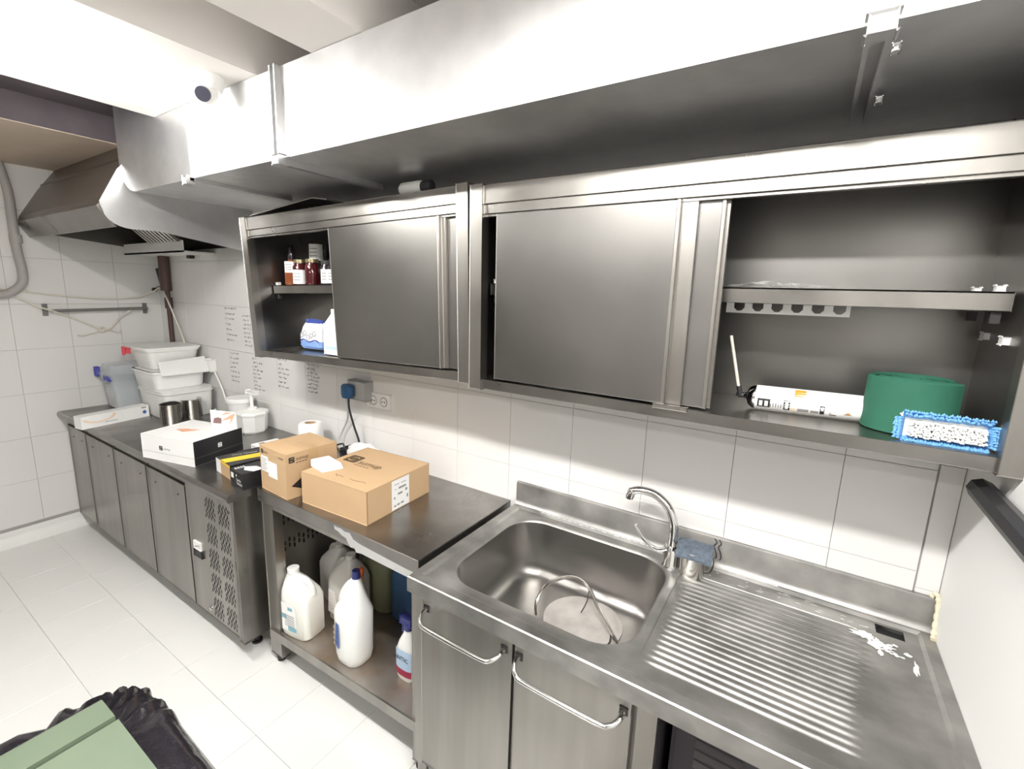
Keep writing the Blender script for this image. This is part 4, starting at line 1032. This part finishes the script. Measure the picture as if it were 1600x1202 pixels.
g = NB(); box(g, -2.655, -2.62, .455, .472, 1.10, 1.16, bev=.005); obj('clip', g, BLUEP, t)
g = NB(); box(g, -2.50, -2.43, .455, .468, 1.085, 1.112, bev=.005); obj('clip', g, BLUEP, t)
g = NB(); loft(g, [(-2.535, .33, ZF+.01, .095, .10, 6), (-2.535, .33, ZF+.16, .105, .112, 6)], 24); obj('inner_box', g, OPAL, t, smooth=True)
t = thing('storage_bin', 'large white plastic box at the bottom of the stack in the corner', 'bin', (-2.07, .2, ZF))
obj('bin_body', bin_box(NB(), -2.30, -1.85, .03, .365, ZF, 1.055), OPAL, t, smooth=True)
g = NB(); loft(g, [(-2.075, .1975, 1.050, .222, .165, 7), (-2.075, .1975, 1.062, .222, .165, 7)], 36); obj('lid', g, OPAL, t)
t = thing('storage_bin', 'open white plastic box in the middle of the stack in the corner', 'bin', (-2.13, .2, 1.063))
obj('bin_body', bin_box(NB(), -2.33, -1.94, .035, .375, 1.0635, 1.185), OPAL, t, smooth=True)
t = thing('storage_bin', 'white plastic box with a pink-handled clip at the top of the stack', 'bin', (-2.16, .2, 1.187))
obj('bin_body', bin_box(NB(), -2.36, -2.04, .02, .36, 1.187, 1.322, tp=.030), WPLAST, t, smooth=True)
g = NB(); loft(g, [(-2.20, .19, 1.323, .168, .178, 7), (-2.20, .19, 1.335, .168, .178, 7)], 36); obj('lid', g, WPLAST, t)
g = NB(); box(g, -2.35, -2.30, .365, .382, 1.285, 1.318, bev=.004); box(g, -2.34, -2.33, .382, .40, 1.27, 1.33); obj('clip', g, REDP, t)
t = thing('box_lid', 'loose white lid leaning against the end of the stacked plastic boxes', 'lid', (-1.95, .2, 1.10))
g = NB()
pl = [P(-1.915, .335, 1.165), P(-1.915, .04, 1.165), P(-2.015, .02, 1.262), P(-2.015, .31, 1.245)]
lo = [g.verts.new(p) for p in pl]; hi = [g.verts.new(p+Vector((-.009, 0, -.009))) for p in pl]
g.faces.new(lo); g.faces.new(hi[::-1])
for i in range(4): g.faces.new((lo[i], lo[(i+1) % 4], hi[(i+1) % 4], hi[i]))
bmesh.ops.bevel(g, geom=list(g.edges), offset=.003, segments=2, affect='EDGES'); obj('lid_plate', g, OPAL, t)
t = thing('electric_cable', 'white cable looping down from the stacked boxes to the counter', 'cable', (-1.75, .05, ZF))
g = NB(); tube(g, smooth_pts([(-1.93, .015, 1.20), (-1.86, .02, 1.13), (-1.80, .02, 1.05), (-1.76, .02, .98), (-1.66, .03, .93), (-1.55, .04, .91)]), .006, 8); obj('cable_run', g, WPLAST, t, smooth=True)
obj('socket_block', Bx(-1.97, -1.90, .001, .035, 1.16, 1.24, bev=.006), WPLAST, t)
# ------------------------------------------------------------ left wall and corner items
def lw(d, z, o=.012): return (XL+o, d, z)
t = thing('wall_conduit', 'thick grey conduit bending down the left wall below the hood', 'pipe', (XL+.03, .79, 2.0))
g = NB(); tube(g, smooth_pts([lw(.80, 2.468, .028), lw(.775, 2.30, .028), lw(.775, 2.14, .028), lw(.775, 1.95, .028), lw(.765, 1.82, .028), lw(.775, 1.74, .028), lw(.83, 1.685, .028), lw(.92, 1.66, .028), lw(1.4, 1.64, .028)], 6), .025, 14); obj('pipe_run', g, CONDUIT, t, smooth=True)
g = NB(); tube(g, [lw(.772, 2.04, .028), lw(.772, 1.99, .028)], .031, 14); obj('coupling', g, CONDUIT, t, smooth=True)
t = thing('wall_rail', 'grey metal rail fixed across the left wall tiles', 'rail', (XL+.03, .4, 1.57))
g = NB(); tube(g, [lw(.66, 1.562, .045), lw(.12, 1.575, .045)], .010, 10); obj('bar', g, RAILM, t, smooth=True)
for dd_, zz in ((.68, 1.57), (.11, 1.575)):
    g = NB(); box(g, XL+.0005, XL+.006, dd_-.012, dd_+.012, zz-.04, zz+.035, bev=.002); tube(g, [(XL+.004, dd_, zz), (XL+.045, dd_, zz)], .008, 10); obj('bracket', g, RAILM, t)
t = thing('tied_cord', 'cream cord tied in a knot hanging below the wall rail', 'cord', (XL+.02, .4, 1.5))
from math import sin
g = NB()
tube(g, smooth_pts([lw(1.3, 1.70), lw(.87, 1.665), lw(.72, 1.59, .03), lw(.66, 1.565, .06), lw(.57, 1.52), lw(.46, 1.46), lw(.40, 1.425, .016), lw(.34, 1.43), lw(.28, 1.50), lw(.22, 1.56, .05)]), .0055, 7)
tube(g, smooth_pts([lw(.38, 1.425, .018), lw(.44, 1.40), lw(.50, 1.385), lw(.53, 1.39)]), .0045, 7); tube(g, smooth_pts([lw(.39, 1.43, .018), lw(.33, 1.41), lw(.29, 1.395), lw(.28, 1.42)]), .0045, 7)
obj('cord_run', g, CORD, t, smooth=True)
g = NB(); tube(g, [(XL+.02+.004*math.cos(a*2), .392+.018*math.cos(a), 1.425+.016*math.sin(a)) for a in [2*PI*k/14 for k in range(14)]], .006, 7, closed=True); obj('knot', g, CORD, t, smooth=True)
t = thing('loose_cord', 'pale cord strung along the left wall to the brown pipe in the corner', 'cord', (XL+.02, .4, 1.65))
g = NB(); tube(g, smooth_pts([lw(1.3, 1.75), lw(.87, 1.70), lw(.62, 1.665), (XL+.02, .38, 1.645), (XL+.03, .18, 1.655), (-2.62, .07, 1.70), (-2.53, .06, 1.73), (-2.46, .055, 1.68), (-2.35, .05, 1.52), (-2.24, .05, 1.36), (-2.22, .06, 1.336)]), .0055, 7); obj('cord_run', g, CORD, t, smooth=True)
t = thing('corner_pipe', 'dark brown pipe running down the back wall beside the left corner', 'pipe', (-2.50, .035, 1.3))
g = NB(); tube(g, [(-2.475, .036, 1.99), (-2.480, .036, 1.71)], .036, 16); obj('pipe_sleeve', g, PIPEB, t, smooth=True)
g = NB(); tube(g, [(-2.48, .028, 1.72), (-2.482, .028, .88)], .017, 12); tube(g, [(-2.48, .028, 1.66), (-2.48, .028, 1.58)], .026, 12); obj('pipe_run', g, PIPEB, t, smooth=True)
g = NB(); tube(g, [(-2.60, .03, 1.87), (-2.535, .03, 1.73)], .017, 10); tube(g, [(-2.535, .03, 1.74), (-2.62, .035, 1.735), (-2.655, .045, 1.715)], .006, 8); tube(g, [(-2.668, .045, 1.715), (-2.645, .045, 1.715)], .016, 10); obj('valve', g, IRON, t, smooth=True)
g = NB(); box(g, -2.115, -2.075, .0005, .03, 2.0-.055, 2.0, bev=.004)
t = thing('cable_clip', 'small dark fixing on the back wall tiles just below the hood', 'clip', (-2.09, 0, 1.94)); obj('clip_body', g, IRON, t)
# handwriting on the tiles
def hand_list(label, x0, zs, w_, seed):
    r = random.Random(seed); t = thing('handwritten_list', label, 'writing', (x0, .001, zs[0]))
    g = NB()
    for z in zs:
        x = x0+r.uniform(0, .012); L_ = w_*r.uniform(.45, 1)
        while x < x0+L_:
            wl_ = r.uniform(.012, .045); n = int(wl_/.003)
            pts = [(x+.003*k+r.uniform(-.001, .001), .0012, z+r.uniform(-.006, .007)) for k in range(max(n, 3))]
            tube(g, pts, .0012, 4, flat=(.0005, .0013)); x += wl_+r.uniform(.005, .012)
    obj('ink_lines', g, MARK, t)['kind'] = 'stuff'
def zr(a, b, n): return [a+(b-a)*k/(n-1) for k in range(n)]
hand_list('handwritten list on the wall tiles left of the cabinet, upper one', -1.725, zr(1.612, 1.40, 7), .15, 1)
hand_list('handwritten list on the wall tiles left of the cabinet, lower one', -1.705, zr(1.31, 1.12, 7), .13, 2)
hand_list('handwritten list partly hidden behind the left edge of the cabinet', -1.50, zr(1.57, 1.38, 8), .14, 3)
hand_list('handwritten list just below the lower left corner of the cabinet', -1.42, zr(1.30, 1.10, 9), .12, 4)
hand_list('handwritten list under the cabinet above the pump tub', -1.135, zr(1.325, 1.155, 7), .12, 5)
hand_list('handwritten list under the cabinet nearest the blue plug', -.845, zr(1.345, 1.165, 9), .13, 6)
# plug, socket plate, cables
t = thing('socket_box', 'grey surface-mounted socket box under the left cabinet', 'socket', (-.34, 0, 1.23))
obj('box_body', Bx(-.405, -.275, .0005, .055, 1.195, 1.292, bev=.005), GREYP, t)
t = thing('blue_plug', 'dark blue angled plug pushed into the grey socket box', 'plug', (-.37, .06, 1.22))
g = NB(); loft(g, [(-.385, .078, 1.205, .028, .022, 2.6), (-.382, .078, 1.222, .040, .024, 2.6), (-.382, .078, 1.265, .040, .024, 2.6), (-.382, .078, 1.275, .030, .018, 2.6)], 22); obj('plug_body', g, PLUGB, t, smooth=True)
t = thing('mains_lead', 'black mains lead hanging from the blue plug to the table', 'cable', (-.35, .06, 1.0))
g = NB(); tube(g, smooth_pts([(-.375, .078, 1.21), (-.372, .080, 1.15), (-.362, .06, 1.05), (-.345, .045, .97), (-.338, .045, .915)]), .0055, 8); obj('cable_run', g, BLACKP, t, smooth=True)
t = thing('mains_lead', 'pale grey mains lead hanging from the socket box to behind the paper roll', 'cable', (-.4, .05, 1.0))
g = NB(); tube(g, smooth_pts([(-.400, .074, 1.21), (-.412, .06, 1.15), (-.45, .03, 1.07), (-.51, .02, .985), (-.53, .03, .94)]), .005, 8); obj('cable_run', g, mat('grey_cable', (.55, .55, .53), .5), t, smooth=True)
t = thing('double_socket', 'white double wall socket plate on the tiles under the left cabinet', 'socket', (-.22, 0, 1.2))
obj('plate', Bx(-.306, -.140, .0005, .010, 1.158, 1.238, bev=.003), WPLAST, t)
for xx in (-.262, -.187):
    g = NB(); tube(g, [(xx, .0095, 1.198), (xx, .013, 1.198)], .026, 20); s_o = obj('socket_ring', g, GREYP, t, smooth=True)
    g = NB(); tube(g, [(xx, .0125, 1.198), (xx, .0135, 1.198)], .020, 20); so2 = obj('socket_well', g, WPLAST, t, smooth=True)
    g = NB(); [tube(g, [(xx+o_, .0130, 1.198), (xx+o_, .0142, 1.198)], .004, 8) for o_ in (-.009, .009)]; obj('pin_hole', g, HOLE, so2)
# black handrail / bar on the right wall
t = thing('black_bar', 'thick black round bar fixed on the right wall beside the cabinet', 'bar', (XR-.05, .3, 1.34))
g = NB(); tube(g, [(XR-.028, .228, 1.368), (XR-.028, .25, 1.368), (XR-.028, 1.4, 1.368)], .024, 8); obj('bar_rod', g, BLACKP, t)
for dd_ in (.75, 1.2): obj('bracket', Bx(XR-.012, XR-.0005, dd_-.02, dd_+.02, 1.345, 1.39), BLACKP, t)
# ------------------------------------------------------------ bottles under the table
def jug(label, x, d, z, w_, dp, h, m, rot=0, neckdx=0, capm=None, handle=True, lab=None, name='jerrycan'):
    t = thing(name, label, 'jerrycan', (x, d, z), rot)
    g = NB(); nx = neckdx
    loft(g, [(0, 0, 0, w_*.44, dp*.44, 4), (0, 0, .012, w_*.5, dp*.5, 4.5), (0, 0, h*.62, w_*.5, dp*.5, 4.5), (nx*.15, 0, h*.70, w_*.47, dp*.46, 4), (nx*.6, 0, h*.84, w_*.32, dp*.30, 3), (nx, 0, h*.92, w_*.18, dp*.15, 2.2), (nx, 0, h*.94, .021, .021, 2)], 32)
    obj('jug_body', g, m, t, world=False, smooth=True)
    g = NB(); cyl(g, nx, 0, h*.93, h, .0235, 20); obj('cap', g, capm or m, t, world=False, smooth=True)
    if handle:
        g = NB(); tube(g, smooth_pts([(nx-w_*.05, 0, h*.86), (nx*.4-w_*.24 if nx > 0 else nx*.4+w_*.24, 0, h*.88), (-math.copysign(w_*.36, nx), 0, h*.80), (-math.copysign(w_*.42, nx), 0, h*.68)]), .013, 10); obj('handle', g, m, t, world=False, smooth=True)
    return t
zA_ = shz(-.24)
tA = jug('translucent white jerrycan with a teal label at the front left of the undershelf', -.225, .495, zA_+.001, .15, .115, .275, OPALY, math.radians(8), -.045, WPLAST)
g = NB(); patch(g, (-.056, -.0585, .03), X_, Z_, .080, .125); obj('paper_label', g, WCARD, tA, world=False, fix=False)
g = NB(); patch(g, (-.055, -.0592, .085), X_, Z_, .025, .020); patch(g, (-.022, -.0592, .034), X_, Z_, .045, .020); patch(g, (-.02, -.0592, .125), X_, Z_, .025, .014); obj('label_print', g, TEAL, tA, world=False, fix=False)
g = NB(); [patch(g, (-.04, -.0594, .055+.009*k), X_, Z_, .055, .003) for k in range(6)]; obj('label_print', g, INKG, tA, world=False, fix=False)
tA.scale = (1.13, 1.13, 1.13)
jug('grey translucent jerrycan at the back left of the undershelf', -.32, .225, shz(-.32)+.001, .16, .15, .31, OPALG, math.radians(-10), .03, OPALG)
tC = jug('grey jerrycan with an orange-white label behind the tall white bottle', -.13, .305, shz(-.13)+.001, .165, .15, .335, OPALG, math.radians(6), .015, OPALG)
g = NB(); g.faces.new([g.verts.new(Vector((x, -.0762, z))) for x, z in ((-.066, .05), (.0, .04), (-.018, .165), (-.058, .175))]); obj('paper_label', g, WCARD, tC, world=False, fix=False)
g = NB(); [patch(g, (-.055, -.0766, .07+.016*k), X_, Z_, .035, .004) for k in range(6)]; obj('label_print', g, PEACHL, tC, world=False, fix=False)
jug('dark olive jerrycan in the shadow at the back of the undershelf', -.07, .13, shz(-.07)+.001, .20, .18, .36, OLIVE, 0, .03, OLIVE)
jug('dark blue jerrycan in the back right of the undershelf', .14, .13, shz(.14)+.001, .19, .18, .36, DBLUE, 0, .03, DBLUE)
# yellow bottle behind white one
t = thing('spray_bottle', 'yellow bottle with an orange nozzle behind the tall white bottle', 'bottle', (.015, .36, shz(.0)))
zq = shz(.01)+.001; g = NB(); loft(g, [(.015, .37, zq, .035, .03, 2.5), (.015, .37, zq+.18, .036, .03, 2.5), (.02, .37, zq+.25, .022, .02, 2), (.028, .37, zq+.30, .014, .014, 2)], 22); obj('bottle_body', g, YELP, t, smooth=True)
g = NB(); loft(g, [(.028, .37, zq+.30, .016, .016, 2), (.036, .37, zq+.335, .017, .014, 2), (.040, .37, zq+.345, .010, .010, 2)], 16); obj('nozzle', g, ORP, t, smooth=True)
# tall white bottle with pinched shoulder and navy cap
zB_ = shz(.11)+.001
t = thing('bleach_bottle', 'tall white bottle with a navy cap at the front of the undershelf', 'bottle', (.12, .475, zB_))
g = NB(); bx_, bd_ = .115, .478
loft(g, [(bx_, bd_, zB_, .052, .048, 2.6), (bx_, bd_, zB_+.010, .060, .055, 2.6), (bx_, bd_, zB_+.035, .065, .060, 2.6), (bx_, bd_, zB_+.205, .069, .062, 2.6), (bx_, bd_, zB_+.222, .064, .058, 2.4), (bx_+.006, bd_, zB_+.245, .054, .046, 2.2), (bx_+.012, bd_, zB_+.29, .036, .032, 2), (bx_+.018, bd_, zB_+.335, .021, .020, 2), (bx_+.020, bd_, zB_+.345, .014, .014, 2)], 34)
obj('bottle_body', g, WPLAST, t, smooth=True)
g = NB(); tube(g, smooth_pts([(bx_-.004, bd_+.008, zB_+.318), (bx_-.030, bd_+.012, zB_+.285), (bx_-.045, bd_+.014, zB_+.250), (bx_-.052, bd_+.012, zB_+.215)]), .011, 10); obj('grip', g, WPLAST, t, smooth=True)
g = NB(); cyl(g, bx_+.020, bd_, zB_+.343, zB_+.372, .0165, 20, r1=.014); obj('cap', g, NAVY, t, smooth=True)
g = NB(); V = []
for zz in (.075, .175): V.append([g.verts.new(P(bx_-.0665*math.cos(a), bd_+.0625*math.sin(a), zB_+zz)) for a in [math.radians(46+6.5*k) for k in range(7)]])
for k in range(6): g.faces.new((V[0][k], V[0][k+1], V[1][k+1], V[1][k]))
# push the label just outside the shell
for v in g.verts:
    c = Vector((bx_, -bd_, v.co.z)); v.co = c+(v.co-c)*1.05
obj('paper_label', g, BLUEL, t, fix=False)
g = NB()
for q in range(4):
    a = math.radians(64); zz = zB_+.085+.022*q; c = Vector((-math.cos(a), -math.sin(a), 0)); tt = Vector((-c.y, c.x, 0)); O = P(bx_, bd_, zz)+c*.0728
    g.faces.new([g.verts.new(O+tt*s1*.010+Vector((0, 0, s2))) for s1, s2 in ((-1, 0), (1, 0), (.6, .014), (-.6, .012))])
obj('label_print', g, WCARD, t, fix=False)
t.scale = (1.14, 1.14, 1.14)
# trigger spray bottle
zS_ = shz(.38)+.001
t = thing('trigger_spray', 'white spray bottle with a blue trigger and a pale blue label beside the sink cabinet', 'bottle', (.375, .44, zS_))
sx_, sd_ = .383, .43
g = NB(); loft(g, [(sx_, sd_, zS_, .040, .028, 3), (sx_, sd_, zS_+.012, .047, .032, 3), (sx_, sd_, zS_+.13, .047, .032, 3), (sx_, sd_, zS_+.165, .036, .028, 2.5), (sx_+.004, sd_, zS_+.20, .022, .020, 2), (sx_+.006, sd_, zS_+.225, .015, .015, 2)], 28); obj('bottle_body', g, WPLAST, t, smooth=True)
g = NB(); cyl(g, sx_+.006, sd_, zS_+.222, zS_+.248, .019, 18); box(g, sx_-.030, sx_+.03, sd_-.012, sd_+.012, zS_+.245, zS_+.275, bev=.005, seg=2); box(g, sx_-.022, sx_-.012, sd_-.007, sd_+.007, zS_+.205, zS_+.247, bev=.003); obj('trigger_head', g, NAVY, t)
g = NB(); V = []
zz_l = (.025, .05, .055, .14)
for zz in zz_l: V.append([g.verts.new(P(sx_-.042+.084*k/8, sd_+.0325*(1-abs(k/4-1)**3*.25)+.0012, zS_+zz)) for k in range(9)])
for r_, mi in ((0, 1), (2, 0)):
    for k in range(8): g.faces.new((V[r_][k], V[r_][k+1], V[r_+1][k+1], V[r_+1][k])).material_index = mi
for k in range(8): g.faces.new((V[1][k], V[1][k+1], V[2][k+1], V[2][k])).material_index = 1
obj('paper_label', g, [PALEB, REDL], t, fix=False)
bmt = text_bm('ANTIC', .026)
for v in bmt.verts: v.co = P(sx_-.043+v.co.x*.95, sd_+.0345, zS_+.095+v.co.y)
obj('label_text', bmt, INKB, t, fix=False)
# ------------------------------------------------------------ waste bin with bag
t = thing('waste_bin', 'pale green lidded waste bin at the lower left in front', 'bin', (.45, 1.6, 0))
LX0, LX1, LD0, LD1, ZL = .165, .70, 1.325, 1.85, .70
g = NB(); loft(g, [(.43, 1.59, 0, .19, .19, 8), (.43, 1.59, ZL-.05, .245, .245, 8), (.43, 1.59, ZL-.03, .25, .25, 8)], 40); obj('bin_body', g, BIND, t, smooth=True)
g = NB()
prism(g, [(LX0, ZL-.025), (LX0, ZL-.004), (LX0+.01, ZL), (LX0+.095, ZL+.004), (LX0+.097, ZL-.006), (LX0+.097, ZL-.025)], 'd', LD0, LD1)
lid = obj('hinge_rail', g, BINL, t)
g = NB(); prism(g, [(LX0+.105, ZL-.025), (LX0+.105, ZL-.004), (LX0+.110, ZL+.002), (LX1-.01, ZL+.006), (LX1, ZL), (LX1, ZL-.025)], 'd', LD0-.002, LD1)
obj('lid', g, BINL, t)
# black bag ruffled over the rim
tb = thing('bin_bag', 'shiny black bin bag spilling over the rim of the green bin', 'bag', (.43, 1.3, .4))
g = NB(); nA, nR = 150, 14; rnd = random.Random(21); Vb = []
phs = [rnd.uniform(0, 6.28) for _ in range(8)]
for i in range(nA+1):
    a = 2*PI*i/nA; c, s = math.cos(a), math.sin(a); pw = 6
    ex = math.copysign(abs(c)**(2/pw), c); ed = math.copysign(abs(s)**(2/pw), s)
    row = []
    for j in range(nR+1):
        u = j/nR
        off = .000+.150*math.sin(min(1, u*1.6)*PI/2)-.02*u
        if s > 0: off *= 1-.5*s
        if c > 0: off *= 1-.3*c
        w1 = .008*math.sin(a*26+phs[0]+u*2)+.009*math.sin(a*47+phs[1]-u*5)+.006*math.sin(a*83+phs[2])
        rr = .248+off+w1*min(1, u*2.2)*(1.1-.75*u)
        z = ZL-.032-.02*math.sin(u*PI)*(1-u)-.30*max(0, u-.3)**1.25+.010*math.sin(a*33+phs[3]+u*4)*min(1, u*4)
        row.append(g.verts.new(P(.43+ex*rr, 1.59+ed*rr, z)))
    Vb.append(row)
for i in range(nA):
    for j in range(nR): g.faces.new((Vb[i][j], Vb[i+1][j], Vb[i+1][j+1], Vb[i][j+1]))
bmesh.ops.remove_doubles(g, verts=g.verts, dist=.0005)
obj('bag_skirt', g, BAG, tb, smooth=True)

for o in S.objects:
    if o.name.split('.')[0] in ('label_print', 'sticker_print', 'printed_lettering', 'printed_lines', 'printed_text', 'latch_print', 'shelf_print'): o['kind'] = 'stuff'
